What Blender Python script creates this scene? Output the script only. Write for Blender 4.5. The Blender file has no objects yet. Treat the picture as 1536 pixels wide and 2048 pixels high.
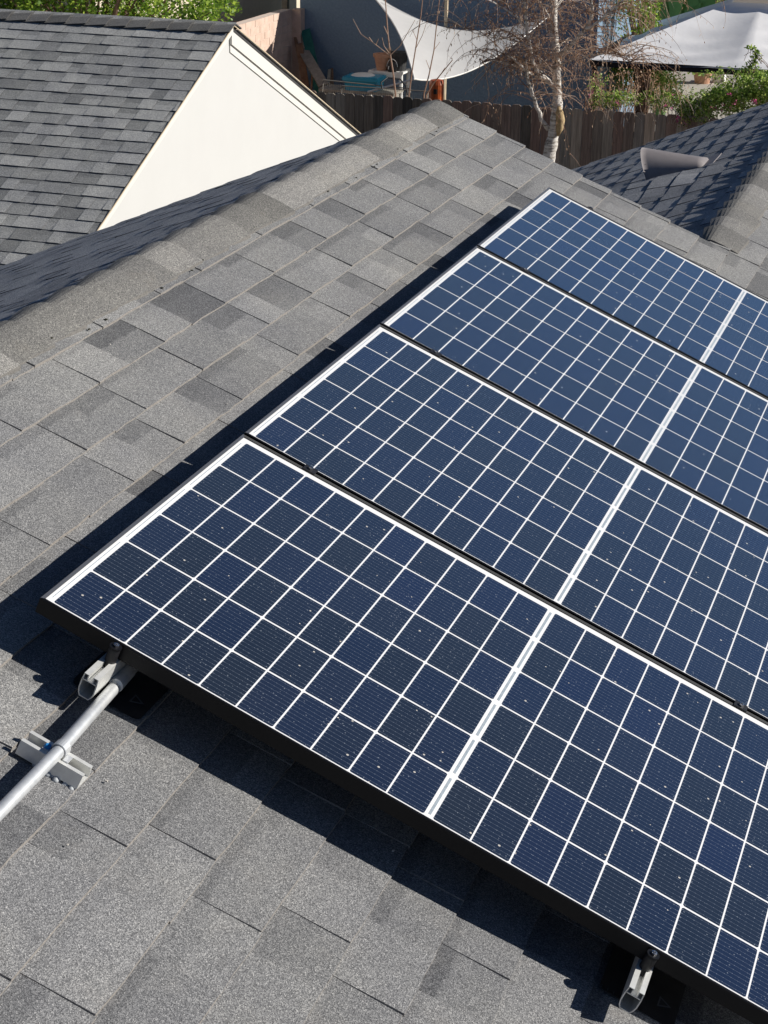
import bpy, math, random
from math import radians, sin, cos, pi, sqrt
from mathutils import Vector, Matrix

random.seed(7)
S = bpy.context.scene
COL = S.collection

# ------------------------------------------------------------------ camera, world, sun, exposure
T = radians(22.6)                       # roof pitch
CT, ST = cos(T), sin(T)
CAM = Vector((1.68475743, -2.94567031, 1.55236629))
RIGHT = Vector((0.9467234759, 0.3218122424, 0.0123101887))
DOWN = Vector((0.1317467946, -0.3521332195, -0.9266309826))
FWD = Vector((-0.2938663681, 0.8788851326, -0.3757705169))
FPX = 3650.07

cd = bpy.data.cameras.new('camera')
cam = bpy.data.objects.new('camera', cd)
COL.objects.link(cam)
cd.sensor_fit = 'VERTICAL'
cd.sensor_height = 36.0
cd.sensor_width = 27.0
cd.lens = FPX / 2048 * 36.0
cd.clip_start = 0.05
cd.clip_end = 2000
m = Matrix.Identity(4)
for i in range(3):
    m[i][0] = RIGHT[i]; m[i][1] = -DOWN[i]; m[i][2] = -FWD[i]; m[i][3] = CAM[i]
cam.matrix_world = m
S.camera = cam

SUN_AZ, SUN_EL = 15.6, 26.3
sun_dir = Vector((cos(radians(SUN_EL)) * cos(radians(SUN_AZ)), cos(radians(SUN_EL)) * sin(radians(SUN_AZ)), sin(radians(SUN_EL))))
W = bpy.data.worlds.new('World'); S.world = W; W.use_nodes = True
nt = W.node_tree
bg = nt.nodes['Background']
sky = nt.nodes.new('ShaderNodeTexSky')
sky.sky_type = 'NISHITA'; sky.sun_disc = False
sky.sun_elevation = radians(SUN_EL)
sky.sun_rotation = radians(90 - SUN_AZ)
sky.air_density = 0.62; sky.dust_density = 0.1; sky.ozone_density = 4.0
nt.links.new(sky.outputs[0], bg.inputs[0])
bg.inputs[1].default_value = 0.05
sd = bpy.data.lights.new('sun', 'SUN'); sun = bpy.data.objects.new('sun', sd)
COL.objects.link(sun)
sd.energy = 4.9; sd.angle = radians(0.53); sd.color = (1.0, 0.955, 0.885)
sun.rotation_euler = sun_dir.to_track_quat('Z', 'Y').to_euler()
sun.location = (20, 5, 15)

S.view_settings.view_transform = 'Standard'
S.view_settings.look = 'None'
S.view_settings.exposure = 0.35
S.view_settings.gamma = 1.0
S.view_settings.use_curve_mapping = False
S.render.engine = 'CYCLES'

# ------------------------------------------------------------------ helpers
def at(x, y, Y):
    """point at world depth Y seen in the photo pixel (x, y)"""
    d = RIGHT * ((x - 768) / FPX) + DOWN * ((y - 1024) / FPX) + FWD
    return CAM + d * ((Y - CAM.y) / d.y)
def atz(x, y, Z):
    d = RIGHT * ((x - 768) / FPX) + DOWN * ((y - 1024) / FPX) + FWD
    return CAM + d * ((Z - CAM.z) / d.z)
def proj(P):
    q = P - CAM
    z = q.dot(FWD)
    return 768 + FPX * q.dot(RIGHT) / z, 1024 + FPX * q.dot(DOWN) / z, z
def RP(u, v, n=0.0):
    """roof frame: u down the slope, v along the ridge away from the camera, n off the panel plane"""
    return Vector((u * CT + n * ST, v, -u * ST + n * CT))

WLOC = {}
class MB:
    def __init__(self):
        self.v = []; self.f = []; self.m = []; self.t = []
    def add(self, vs, fs, mi=0, tone=0.5):
        b = len(self.v)
        self.v += [Vector(p) for p in vs]
        self.t += (list(tone) if isinstance(tone, (list, tuple)) else [tone] * len(vs))
        for k, f in enumerate(fs):
            self.f.append([b + i for i in f]); self.m.append(mi[k] if isinstance(mi, (list, tuple)) else mi)
    def join(self, o):
        b = len(self.v); self.v += o.v; self.t += o.t; self.m += o.m
        self.f += [[b + i for i in f] for f in o.f]
    def box(self, c, s, mi=0, ax=None, tone=0.5):
        ax = ax or (Vector((1, 0, 0)), Vector((0, 1, 0)), Vector((0, 0, 1)))
        c = Vector(c)
        vs = [c + ax[0] * (s[0] / 2 * i) + ax[1] * (s[1] / 2 * j) + ax[2] * (s[2] / 2 * k) for k in (-1, 1) for j in (-1, 1) for i in (-1, 1)]
        self.add(vs, [(0, 2, 3, 1), (4, 5, 7, 6), (0, 1, 5, 4), (2, 6, 7, 3), (0, 4, 6, 2), (1, 3, 7, 5)], mi, tone)
    def prism(self, poly, off, mi=0, tone=0.5):
        """poly: list of points in a plane; extruded by vector off"""
        n = len(poly); off = Vector(off)
        vs = [Vector(p) for p in poly] + [Vector(p) + off for p in poly]
        fs = [tuple(range(n))[::-1], tuple(range(n, 2 * n))] + [(i, (i + 1) % n, n + (i + 1) % n, n + i) for i in range(n)]
        self.add(vs, fs, mi, tone)
    def tube(self, path, rad, sides=6, mi=0, caps=True, tone=0.5):
        path = [Vector(p) for p in path]; n = len(path)
        if not isinstance(rad, (list, tuple)): rad = [rad] * n
        vs = []; ref = None
        for i, p in enumerate(path):
            d = (path[min(i + 1, n - 1)] - path[max(i - 1, 0)])
            d = d.normalized() if d.length > 1e-9 else Vector((0, 0, 1))
            if ref is None:
                ref = Vector((1, 0, 0)) if abs(d.x) < .8 else Vector((0, 1, 0))
            a = (ref - d * ref.dot(d)).normalized(); b = d.cross(a); ref = a
            for k in range(sides):
                th = 2 * pi * k / sides
                vs.append(p + (a * cos(th) + b * sin(th)) * rad[i])
        fs = [(i * sides + k, i * sides + (k + 1) % sides, (i + 1) * sides + (k + 1) % sides, (i + 1) * sides + k) for i in range(n - 1) for k in range(sides)]
        if caps:
            fs.append(tuple(range(sides))[::-1]); fs.append(tuple((n - 1) * sides + k for k in range(sides)))
        self.add(vs, fs, mi, tone)
    def lathe(self, c, prof, sides=20, mi=0, axis=Vector((0, 0, 1)), tone=0.5):
        axis = Vector(axis).normalized()
        a = axis.orthogonal().normalized(); b = axis.cross(a); c = Vector(c)
        vs = [c + axis * h + (a * cos(2 * pi * k / sides) + b * sin(2 * pi * k / sides)) * r for r, h in prof for k in range(sides)]
        n = len(prof)
        fs = [(i * sides + k, i * sides + (k + 1) % sides, (i + 1) * sides + (k + 1) % sides, (i + 1) * sides + k) for i in range(n - 1) for k in range(sides)]
        self.add(vs, fs, mi, tone)
    def mesh(self, name, mats, origin=Vector((0, 0, 0)), smooth=False):
        me = bpy.data.meshes.new(name)
        me.from_pydata([tuple(p - origin) for p in self.v], [], self.f)
        for mt in mats: me.materials.append(mt)
        me.polygons.foreach_set('material_index', self.m)
        if smooth: me.polygons.foreach_set('use_smooth', [True] * len(self.f))
        at_ = me.attributes.new('tone', 'FLOAT', 'POINT')
        at_.data.foreach_set('value', self.t)
        me.update()
        return me

def link(name, data, loc, parent=None):
    o = bpy.data.objects.new(name, data); COL.objects.link(o)
    loc = Vector(loc)
    if parent is not None:
        o.parent = parent; o.location = loc - WLOC[parent.name]
    else:
        o.location = loc
    WLOC[o.name] = loc
    return o
def tag(o, label=None, cat=None, group=None, kind=None):
    if label: o['label'] = label
    if cat: o['category'] = cat
    if group: o['group'] = group
    if kind: o['kind'] = kind
    return o
def thing(name, loc, label, cat, group=None):
    return tag(link(name, None, loc), label, cat, group)
def part(name, mb, mats, parent=None, origin=None, smooth=False):
    if not isinstance(mats, (list, tuple)): mats = [mats]
    if origin is None:
        origin = sum(mb.v, Vector((0, 0, 0))) / max(1, len(mb.v))
    return link(name, mb.mesh(name, mats, Vector(origin), smooth), origin, parent)

# ------------------------------------------------------------------ materials
def mat(name, base=(.5, .5, .5), rough=.6, metal=0.0, spec=.5, coat=0.0):
    m = bpy.data.materials.new(name); m.use_nodes = True
    b = m.node_tree.nodes['Principled BSDF']
    b.inputs['Base Color'].default_value = (*base, 1); b.inputs['Roughness'].default_value = rough
    b.inputs['Metallic'].default_value = metal; b.inputs['Specular IOR Level'].default_value = spec
    b.inputs['Coat Weight'].default_value = coat; b.inputs['Coat Roughness'].default_value = .04
    return m, m.node_tree, b
def N(nt, typ, **kw):
    n = nt.nodes.new(typ)
    for k, v in kw.items(): setattr(n, k, v)
    return n
def noise(nt, scale, detail=3.0, rough=.6, coord='pos', vec=None):
    n = N(nt, 'ShaderNodeTexNoise'); n.inputs['Scale'].default_value = scale
    n.inputs['Detail'].default_value = detail; n.inputs['Roughness'].default_value = rough
    if vec is None:
        g = N(nt, 'ShaderNodeNewGeometry'); vec = g.outputs['Position']
    nt.links.new(vec, n.inputs['Vector'])
    return n.outputs['Fac']
def ramp(nt, fac, stops):
    r = N(nt, 'ShaderNodeValToRGB'); e = r.color_ramp.elements
    while len(e) < len(stops): e.new(.5)
    for k, (p, c) in enumerate(stops):
        e[k].position = p; e[k].color = (*c, 1) if len(c) == 3 else c
    nt.links.new(fac, r.inputs[0]); return r.outputs[0]
def mix(nt, fac, a, b, mode='MIX'):
    n = N(nt, 'ShaderNodeMix', data_type='RGBA', blend_type=mode)
    for sock, v in ((n.inputs[0], fac), (n.inputs[6], a), (n.inputs[7], b)):
        if isinstance(v, (int, float)): sock.default_value = v
        elif isinstance(v, tuple): sock.default_value = (*v, 1)
        else: nt.links.new(v, sock)
    return n.outputs[2]
def mth(nt, op, a, b=None, c=None):
    n = N(nt, 'ShaderNodeMath', operation=op)
    for k, v in enumerate((a, b, c)):
        if v is None: continue
        if isinstance(v, (int, float)): n.inputs[k].default_value = v
        else: nt.links.new(v, n.inputs[k])
    return n.outputs[0]
def bump(nt, b, h, strength, dist):
    n = N(nt, 'ShaderNodeBump'); n.inputs['Strength'].default_value = strength; n.inputs['Distance'].default_value = dist
    nt.links.new(h, n.inputs['Height']); nt.links.new(n.outputs[0], b.inputs['Normal'])
def attr(nt, name='tone'):
    n = N(nt, 'ShaderNodeAttribute', attribute_name=name); return n.outputs['Fac']

def shingle_mat(name, dark, mid, light, grain=420, contrast=1.0, stain=(.26, .24, .22)):
    m, t, b = mat(name, rough=.95, spec=.25)
    g = N(t, 'ShaderNodeNewGeometry')
    v = N(t, 'ShaderNodeTexVoronoi'); v.inputs['Scale'].default_value = grain
    t.links.new(g.outputs['Position'], v.inputs['Vector'])
    sep = N(t, 'ShaderNodeSeparateColor'); t.links.new(v.outputs['Color'], sep.inputs[0])
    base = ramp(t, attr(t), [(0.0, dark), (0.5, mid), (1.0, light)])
    gr = ramp(t, sep.outputs[0], [(0.0, (.42, .42, .43)), (.45, (.84, .84, .84)), (.78, (1.25, 1.24, 1.22)), (.96, (1.6, 1.58, 1.53)), (1.0, (2.3, 2.25, 2.15))])
    c = mix(t, contrast, base, mix(t, 1.0, base, gr, 'MULTIPLY'))
    big = ramp(t, noise(t, 2.3, 4), [(.35, (.94, .94, .96)), (.65, (1.18, 1.17, 1.14))])
    c = mix(t, 1.0, c, big, 'MULTIPLY')
    blot = ramp(t, noise(t, 9, 5, .7), [(.56, (0, 0, 0)), (.74, (1, 1, 1))])
    fac = mth(t, 'MULTIPLY', blot, .20)
    c = mix(t, fac, c, stain)
    t.links.new(c, b.inputs['Base Color'])
    bump(t, b, v.outputs['Distance'], .55, .0015)
    return m
def plain_noise(name, c1, c2, scale, rough=.8, bumpd=0.0, metal=0.0, spec=.4, detail=5, lo=.3, hi=.7):
    m, t, b = mat(name, rough=rough, metal=metal, spec=spec)
    nz = noise(t, scale, detail)
    t.links.new(ramp(t, nz, [(lo, c1), (hi, c2)]), b.inputs['Base Color'])
    if bumpd: bump(t, b, nz, .5, bumpd)
    return m

M = {}
M['shingle'] = shingle_mat('grey asphalt shingle', (.100, .102, .107), (.184, .186, .189), (.242, .243, .243), grain=520)
M['shingle_cap'] = shingle_mat('brown grey cap shingle', (.118, .116, .111), (.176, .173, .166), (.236, .231, .221), grain=480, stain=(.2, .17, .13))
M['shingle_far'] = shingle_mat('slate grey shingle', (.190, .195, .195), (.300, .305, .302), (.415, .418, .412), grain=300, contrast=.8, stain=(.16, .15, .14))
M['shingle_shade'] = shingle_mat('shade tinted shingle', (.17, .178, .195), (.25, .258, .275), (.32, .328, .345), grain=330, contrast=.9, stain=(.17, .17, .18))  # house shingles on the shaded slopes, their blue shade put into the colour
M['butt'] = plain_noise('worn shingle edge', (.15, .138, .125), (.36, .33, .30), 180, rough=.95)
M['butt_shade'] = plain_noise('shade coloured shingle edge', (.03, .03, .032), (.09, .088, .085), 120, rough=.95)  # edges turned from the sun, with their shade put into the colour
M['cap_edge'] = plain_noise('cap shingle edge', (.09, .085, .078), (.21, .20, .185), 160, rough=.95)
M['deck'] = plain_noise('roof felt', (.03, .03, .032), (.05, .05, .05), 20)
M['cream'] = plain_noise('cream painted stucco', (.505, .502, .485), (.52, .517, .50), 3, rough=.85, bumpd=.001)
M['trim'] = plain_noise('cream painted trim', (.585, .575, .535), (.61, .60, .56), 8, rough=.6)
M['back'] = mat('white backsheet under glass', (.80, .80, .80), .5, 0, .5, 1.0)[0]
M['ribbon'] = plain_noise('tinned ribbon', (.34, .40, .44), (.50, .56, .60), 160, rough=.35, metal=.3)
M['frame'] = mat('black anodised frame', (.005, .005, .006), .42, .0, .25)[0]
M['frame_glint'] = mat('frame lip', (.42, .41, .40), .38, .9)[0]  # left lip of the black frame, its silver highlight painted as colour
M['frame_far'] = mat('black frame lip with grey sheen', (.085, .082, .075), .45, .3)[0]  # far lip of the black frame, grey reflection put into the colour
M['alu'] = plain_noise('mill aluminium', (.66, .66, .64), (.80, .80, .77), 60, rough=.42, metal=.5)
M['galv'] = plain_noise('galvanised conduit', (.58, .60, .62), (.78, .79, .79), 45, rough=.38, metal=.55)
M['black'] = plain_noise('black painted steel', (.006, .006, .008), (.018, .018, .02), 40, rough=.5)
M['steel'] = mat('stainless bolt', (.55, .55, .56), .25, 1.0)[0]
M['bluebolt'] = mat('blue coated screw', (.02, .22, .55), .35, .2)[0]
M['sealant'] = plain_noise('grey sealant', (.30, .32, .34), (.5, .52, .54), 60, rough=.5)
M['logo'] = mat('pale stamped mark', (.07, .075, .085), .5)[0]
M['vent'] = plain_noise('mauve grey painted sheet metal', (.205, .185, .187), (.25, .228, .226), 14, rough=.55, spec=.4)
M['bluewall'] = plain_noise('slate blue stucco', (.155, .225, .305), (.205, .285, .375), 26, rough=.95, bumpd=.02, spec=.1)
M['beige'] = plain_noise('beige stucco', (.55, .48, .37), (.62, .55, .43), 10, rough=.95)
M['block'] = plain_noise('pink tan slump block', (.50, .36, .28), (.66, .50, .41), 6, rough=.95, bumpd=.004)
M['mortar'] = plain_noise('mortar', (.55, .46, .40), (.62, .53, .46), 20, rough=.95)
M['soil'] = plain_noise('dry soil and mulch', (.07, .05, .035), (.17, .13, .095), 3, rough=1, bumpd=.01)
M['patio'] = plain_noise('pale concrete', (.40, .36, .31), (.50, .46, .41), 2, rough=.9)
M['white_plastic'] = mat('white resin', (.72, .71, .68), .5)[0]
M['teal'] = mat('clear teal plastic', (.006, .26, .42), .35)[0]
M['terracotta'] = plain_noise('terracotta', (.40, .21, .13), (.52, .30, .20), 12, rough=.85)
M['darkpot'] = plain_noise('dark planter', (.02, .022, .025), (.05, .05, .05), 20)
M['greenboard'] = plain_noise('green painted board', (.01, .10, .085), (.02, .14, .12), 10)
M['greypole'] = plain_noise('grey weathered timber', (.20, .18, .15), (.30, .28, .24), 15)
M['wood'] = plain_noise('brown timber', (.17, .09, .05), (.30, .18, .10), 12)
M['palewood'] = plain_noise('pale timber', (.45, .36, .24), (.60, .50, .36), 12)
M['screen'] = mat('grey screen mesh', (.20, .19, .17), .8)[0]
M['rope'] = mat('white pole', (.75, .73, .68), .5)[0]
M['orange'] = plain_noise('rust orange glaze', (.05, .010, .008), (.60, .13, .03), 4, rough=.3)
M['banana'] = plain_noise('banana leaf', (.05, .14, .03), (.12, .26, .06), 3, rough=.45)

def fabric(name, col, trans):
    m, t, b = mat(name, col, .9, spec=.1)
    g = noise(t, 1.6, 6)
    c = ramp(t, g, [(.3, tuple(x * .90 for x in col)), (.7, col)])
    t.links.new(c, b.inputs['Base Color'])
    tr = N(t, 'ShaderNodeBsdfTranslucent'); t.links.new(c, tr.inputs[0])
    mx = N(t, 'ShaderNodeMixShader'); mx.inputs[0].default_value = trans
    t.links.new(b.outputs[0], mx.inputs[1]); t.links.new(tr.outputs[0], mx.inputs[2])
    t.links.new(mx.outputs[0], t.nodes['Material Output'].inputs[0])
    bump(t, b, noise(t, 5, 4), .4, .012)
    return m
M['sail'] = fabric('off white sail cloth', (.88, .88, .87), .45)
M['canopy'] = fabric('grey white canopy cloth', (.88, .87, .87), .05)
M['liner'] = mat('black canopy liner', (.012, .012, .014), .9)[0]

def leafmat(name, dark, mid, light):
    m, t, b = mat(name, rough=.45, spec=.5)
    c = ramp(t, attr(t), [(0, dark), (.5, mid), (1, light)])
    t.links.new(c, b.inputs['Base Color'])
    tr = N(t, 'ShaderNodeBsdfTranslucent'); t.links.new(c, tr.inputs[0])
    mx = N(t, 'ShaderNodeMixShader'); mx.inputs[0].default_value = .5
    t.links.new(b.outputs[0], mx.inputs[1]); t.links.new(tr.outputs[0], mx.inputs[2])
    t.links.new(mx.outputs[0], t.nodes['Material Output'].inputs[0])
    return m
M['leaf_lime'] = leafmat('lime hedge leaf', (.06, .13, .012), (.20, .34, .035), (.50, .62, .09))
M['leaf_green'] = leafmat('vine leaf', (.06, .14, .015), (.27, .42, .07), (.64, .72, .22))
M['bract'] = leafmat('magenta bract', (.40, .04, .16), (.60, .08, .26), (.75, .25, .42))
M['twig'] = leafmat('brown twig', (.24, .15, .11), (.50, .35, .26), (.76, .66, .55))
M['catkin'] = leafmat('brown catkin', (.20, .10, .06), (.42, .24, .14), (.72, .50, .32))

def bark():
    m, t, b = mat('white birch bark', rough=.8, spec=.2)
    g = N(t, 'ShaderNodeNewGeometry')
    mp = N(t, 'ShaderNodeMapping'); mp.inputs['Scale'].default_value = (3, 3, 14)
    t.links.new(g.outputs['Position'], mp.inputs[0])
    a = noise(t, 2.2, 6, .7, vec=mp.outputs[0])
    c = ramp(t, a, [(.30, (.04, .035, .03)), (.40, (.30, .27, .23)), (.50, (.62, .58, .53)), (.75, (.74, .71, .66))])
    c2 = ramp(t, noise(t, 7, 5), [(.58, (0, 0, 0)), (.66, (1, 1, 1))])
    c = mix(t, mth(t, 'MULTIPLY', c2, .75), c, (.09, .075, .06))
    t.links.new(c, b.inputs['Base Color']); bump(t, b, a, .6, .01)
    return m
M['bark'] = bark()
M['scar'] = plain_noise('bare tan wood', (.30, .21, .10), (.50, .38, .22), 14, rough=.9, bumpd=.01)

def fence_mat():
    m, t, b = mat('weathered fence board', rough=.9, spec=.2)
    g = N(t, 'ShaderNodeNewGeometry')
    mp = N(t, 'ShaderNodeMapping'); mp.inputs['Scale'].default_value = (22, 22, 1.2)
    t.links.new(g.outputs['Position'], mp.inputs[0])
    a = noise(t, 2, 6, .65, vec=mp.outputs[0])
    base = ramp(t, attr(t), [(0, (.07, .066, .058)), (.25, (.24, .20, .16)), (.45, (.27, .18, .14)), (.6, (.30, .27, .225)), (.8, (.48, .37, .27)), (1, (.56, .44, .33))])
    c = mix(t, 1.0, base, ramp(t, a, [(.25, (.5, .5, .5)), (.7, (1.35, 1.35, 1.35))]), 'MULTIPLY')
    k = ramp(t, noise(t, 9, 2), [(.70, (1, 1, 1)), (.78, (.25, .22, .2))])
    c = mix(t, 1.0, c, k, 'MULTIPLY')
    t.links.new(c, b.inputs['Base Color']); bump(t, b, a, .5, .006)
    return m
M['fence'] = fence_mat()

CU, CV, GAPC = 0.08574526, 0.1675, 0.01640545
LINE = .0041; LINEV = .0060
def cell_mat():
    m, t, b = mat('mono silicon cell under glass', rough=.45, spec=.35, coat=1.0)
    b.inputs['Coat Roughness'].default_value = .035
    b.inputs['Coat IOR'].default_value = 1.58
    b.inputs['Sheen Weight'].default_value = .9; b.inputs['Sheen Roughness'].default_value = .35; b.inputs['Sheen Tint'].default_value = (.28, .55, 1.0, 1)  # blue sheen added in place of sky reflection at grazing angles
    b.inputs['IOR'].default_value = 1.5; b.inputs['Specular IOR Level'].default_value = .5; b.inputs['Specular Tint'].default_value = (.10, .42, 1.0, 1); b.inputs['Roughness'].default_value = .22
    tc = N(t, 'ShaderNodeTexCoord'); sp = N(t, 'ShaderNodeSeparateXYZ'); t.links.new(tc.outputs['Object'], sp.inputs[0])
    oi = N(t, 'ShaderNodeObjectInfo')
    x, y = sp.outputs[0], sp.outputs[1]
    per = (CV - LINEV) / 12
    fr = mth(t, 'FRACT', mth(t, 'DIVIDE', y, per))
    d = mth(t, 'MULTIPLY', mth(t, 'ABSOLUTE', mth(t, 'SUBTRACT', fr, .5)), per)
    ex = mth(t, 'SUBTRACT', CU / 2 - LINE / 2, mth(t, 'ABSOLUTE', mth(t, 'SUBTRACT', x, (CU - LINE) / 2)))   # distance from the short ends
    near = mth(t, 'LESS_THAN', ex, .0052)
    wid = mth(t, 'ADD', .00030, mth(t, 'MULTIPLY', near, .00045))
    line = mth(t, 'LESS_THAN', d, wid)
    # solder pads along each wire
    px = mth(t, 'ABSOLUTE', mth(t, 'SUBTRACT', mth(t, 'FRACT', mth(t, 'DIVIDE', mth(t, 'ADD', x, .006), .0145)), .5))
    pad = mth(t, 'MULTIPLY', mth(t, 'LESS_THAN', px, .05), mth(t, 'LESS_THAN', d, .0009))
    hue = ramp(t, oi.outputs['Random'], [(0, (.0035, .0078, .026)), (.35, (.0045, .0085, .022)), (.7, (.0055, .0080, .012)), (.85, (.0048, .0075, .014)), (1, (.0040, .0090, .034))])
    lw = mth(t, 'ADD', mth(t, 'MULTIPLY', line, .42), mth(t, 'MULTIPLY', pad, .40))
    c = mix(t, lw, hue, (.28, .32, .38))
    # dust specks and droppings
    g = N(t, 'ShaderNodeNewGeometry')
    def spots(scale, thr, rnd_thr):
        v = N(t, 'ShaderNodeTexVoronoi'); v.inputs['Scale'].default_value = scale
        t.links.new(g.outputs['Position'], v.inputs['Vector'])
        s = N(t, 'ShaderNodeSeparateColor'); t.links.new(v.outputs['Color'], s.inputs[0])
        return mth(t, 'MULTIPLY', mth(t, 'LESS_THAN', v.outputs['Distance'], thr), mth(t, 'GREATER_THAN', s.outputs[0], rnd_thr))
    sp1 = spots(90, .13, .50); sp2 = spots(34, .095, .78)
    c = mix(t, mth(t, 'MULTIPLY', sp1, .36), c, (.45, .50, .55))
    c = mix(t, mth(t, 'MULTIPLY', sp2, .9), c, (.62, .58, .50))
    film = mth(t, 'MULTIPLY', noise(t, 4, 5, .7), .022)
    c = mix(t, film, c, (.5, .5, .5))
    t.links.new(c, b.inputs['Base Color'])
    return m
M['cell'] = cell_mat()

# ------------------------------------------------------------------ ground
g = MB()
g.box((0, 60, -4.55), (700, 700, .3))
tag(part('ground', g, M['soil'], origin=(0, 0, -4.4)), kind='structure')
g = MB()
g.box((-1.5, 34.6, -4.37), (9.0, 14.0, .06))
tag(part('patio', g, M['patio'], origin=(-1.5, 34.6, -4.4)), kind='structure')

# ------------------------------------------------------------------ shingles
def shingle(fr, s0, s1, w1, e, t0, t1, tone_top, tone_low, rng, off=None, wob=.0022, wmin=-99, band=0):
    """one tab: fr maps (s, w, h) to the world; butt at w1, exposure e, height t1 at the butt and t0 at its top;
    band > 0 gives the printed dark shadow band in the upper part of the tab"""
    mb = MB()
    w0 = max(w1 - e - .022, wmin)
    k = 3
    ss = [s0 + (s1 - s0) * i / k for i in range(k + 1)]
    jb = [rng.uniform(-wob, wob) for _ in ss]
    sk = rng.uniform(-.003, .003)
    th = [t1 + rng.uniform(-.0006, .0010) for _ in ss]
    rows = [(w0, tone_top)]
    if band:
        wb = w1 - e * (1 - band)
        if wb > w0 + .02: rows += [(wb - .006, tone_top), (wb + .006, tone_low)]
    vs = []; tn = []
    for wr_, to in rows:
        q = (wr_ - w0) / (w1 - w0)
        for i, s in enumerate(ss):
            vs.append(fr(s + sk * (1 - q), wr_ + jb[i] * q, t0 + (th[i] - t0) * q)); tn.append(to)
    for i, s in enumerate(ss): vs.append(fr(s, w1 + jb[i], th[i])); tn.append(tone_low)
    for i, s in enumerate(ss): vs.append(fr(s, w1 + jb[i] + .0008, .0)); tn.append(tone_low)
    vs += [fr(s0 + sk, w0, -.001), fr(s1 + sk, w0, -.001)]; tn += [tone_top, tone_top]
    if off: vs = [p + off(p) for p in vs]
    n = k + 1; r = len(rows)
    fs = []; mi = []
    for j in range(r):
        for i in range(k):
            fs.append((j * n + i, (j + 1) * n + i, (j + 1) * n + i + 1, j * n + i + 1)); mi.append(0)
    for i in range(k):
        fs.append((r * n + i, (r + 1) * n + i, (r + 1) * n + i + 1, r * n + i + 1)); mi.append(1)
    e0 = (r + 2) * n
    fs.append((0, e0, (r + 1) * n) + tuple(j * n for j in range(r, 0, -1))); mi.append(1)
    fs.append((k,) + tuple(j * n + k for j in range(1, r + 1)) + ((r + 1) * n + k, e0 + 1)); mi.append(1)
    mb.add(vs, fs, mi, tn)
    mb.quad = (0, r * n, r * n + k, k)
    return mb

def slope_shingles(fr, butts, srange, e, rng, hi=.0085, lo=.0045, wr=(.11, .30), off=None, tones=(.35, .95), wmin=lambda s: -99, wob=.0022):
    out = []
    for w in butts:
        a, b = srange(w)
        s = a - rng.uniform(0, .25); high = rng.random() < .5
        while s < b:
            L = rng.uniform(*wr) * (1.1 if high else .85)
            s0, s1 = max(s, a), min(s + L, b)
            if s1 - s0 > .015:
                if high:
                    tl = rng.uniform(*tones)
                    tt = tl - rng.uniform(0, .15)
                    t1 = hi
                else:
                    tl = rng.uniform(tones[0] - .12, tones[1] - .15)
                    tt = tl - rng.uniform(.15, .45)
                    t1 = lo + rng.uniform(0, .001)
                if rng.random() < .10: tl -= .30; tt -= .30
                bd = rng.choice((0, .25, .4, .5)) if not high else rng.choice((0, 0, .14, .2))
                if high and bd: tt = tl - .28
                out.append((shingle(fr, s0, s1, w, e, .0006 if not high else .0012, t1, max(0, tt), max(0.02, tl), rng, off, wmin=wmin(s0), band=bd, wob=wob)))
            s += L; high = not high
    return out

def tri_area_px(mb):
    pts = [proj(mb.v[i]) for i in mb.quad]
    if min(p[2] for p in pts) < .3: return 0
    cx = sum(p[0] for p in pts) / 4; cy = sum(p[1] for p in pts) / 4
    if not (-30 < cx < 1566 and -30 < cy < 2078): return 0
    a = 0
    for i in range(4):
        x0, y0, _ = pts[i]; x1, y1, _ = pts[(i + 1) % 4]
        a += x0 * y1 - x1 * y0
    return abs(a) / 2

def emit(pieces, root, mats, name, field_name, limit, hidden=lambda c: False, field_mats=None):
    sc = []
    for k, mb in enumerate(pieces):
        c = sum(mb.v, Vector((0, 0, 0))) / len(mb.v)
        sc.append((0 if hidden(c) else tri_area_px(mb), k))
    sc.sort(reverse=True)
    own = set(k for a, k in sc[:limit] if a > 40)
    rest = MB()
    for k, mb in enumerate(pieces):
        if k in own: part(name, mb, mats, root)
        else: rest.join(mb)
    if rest.v: tag(part(field_name, rest, mats, root), kind='stuff')

HR = -.137            # roof surface below the panel plane
def main_frame(s, w, h): return RP(w, s, HR + h)
E0 = .14663
rng = random.Random(11)
house = thing('house', RP(.8, 0, -4.4), 'grey shingled gable house roof in the foreground carrying the solar panels', 'house')

X_R = -.755; Z_R = .166
X_R2, Z_R2 = .515, -.362
Y_RAKE, Y_END2 = 5.05, 9.95
butts = [.272 + E0 * k for k in range(-7, 24)]
ridge_u = X_R * CT - Z_R * ST
ridge2_u = X_R2 * CT - Z_R2 * ST
kw = dict(wr=(.13, .285), tones=(.42, .95), hi=.0100, lo=.0058)
pieces = slope_shingles(main_frame, [b for b in butts if b - .02 > -.755], lambda w: (-4.2, Y_RAKE + rng.uniform(-.006, .006)), E0, rng, wmin=lambda s: ridge_u, **kw)
pieces += slope_shingles(main_frame, [b for b in butts if b > .64], lambda w: (Y_RAKE, Y_END2), E0, rng, wmin=lambda s: ridge2_u, **kw)
def under_panels(c):
    v = c.y; u = c.x * CT - c.z * ST
    return (.06 < v < 4.25 and .02 < u < 1.9) or (u > .60 and v > 5 and u > 1.2)
emit(pieces, house, [M['shingle'], M['butt']], 'shingle', 'shingle_field', 240, under_panels)

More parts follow.
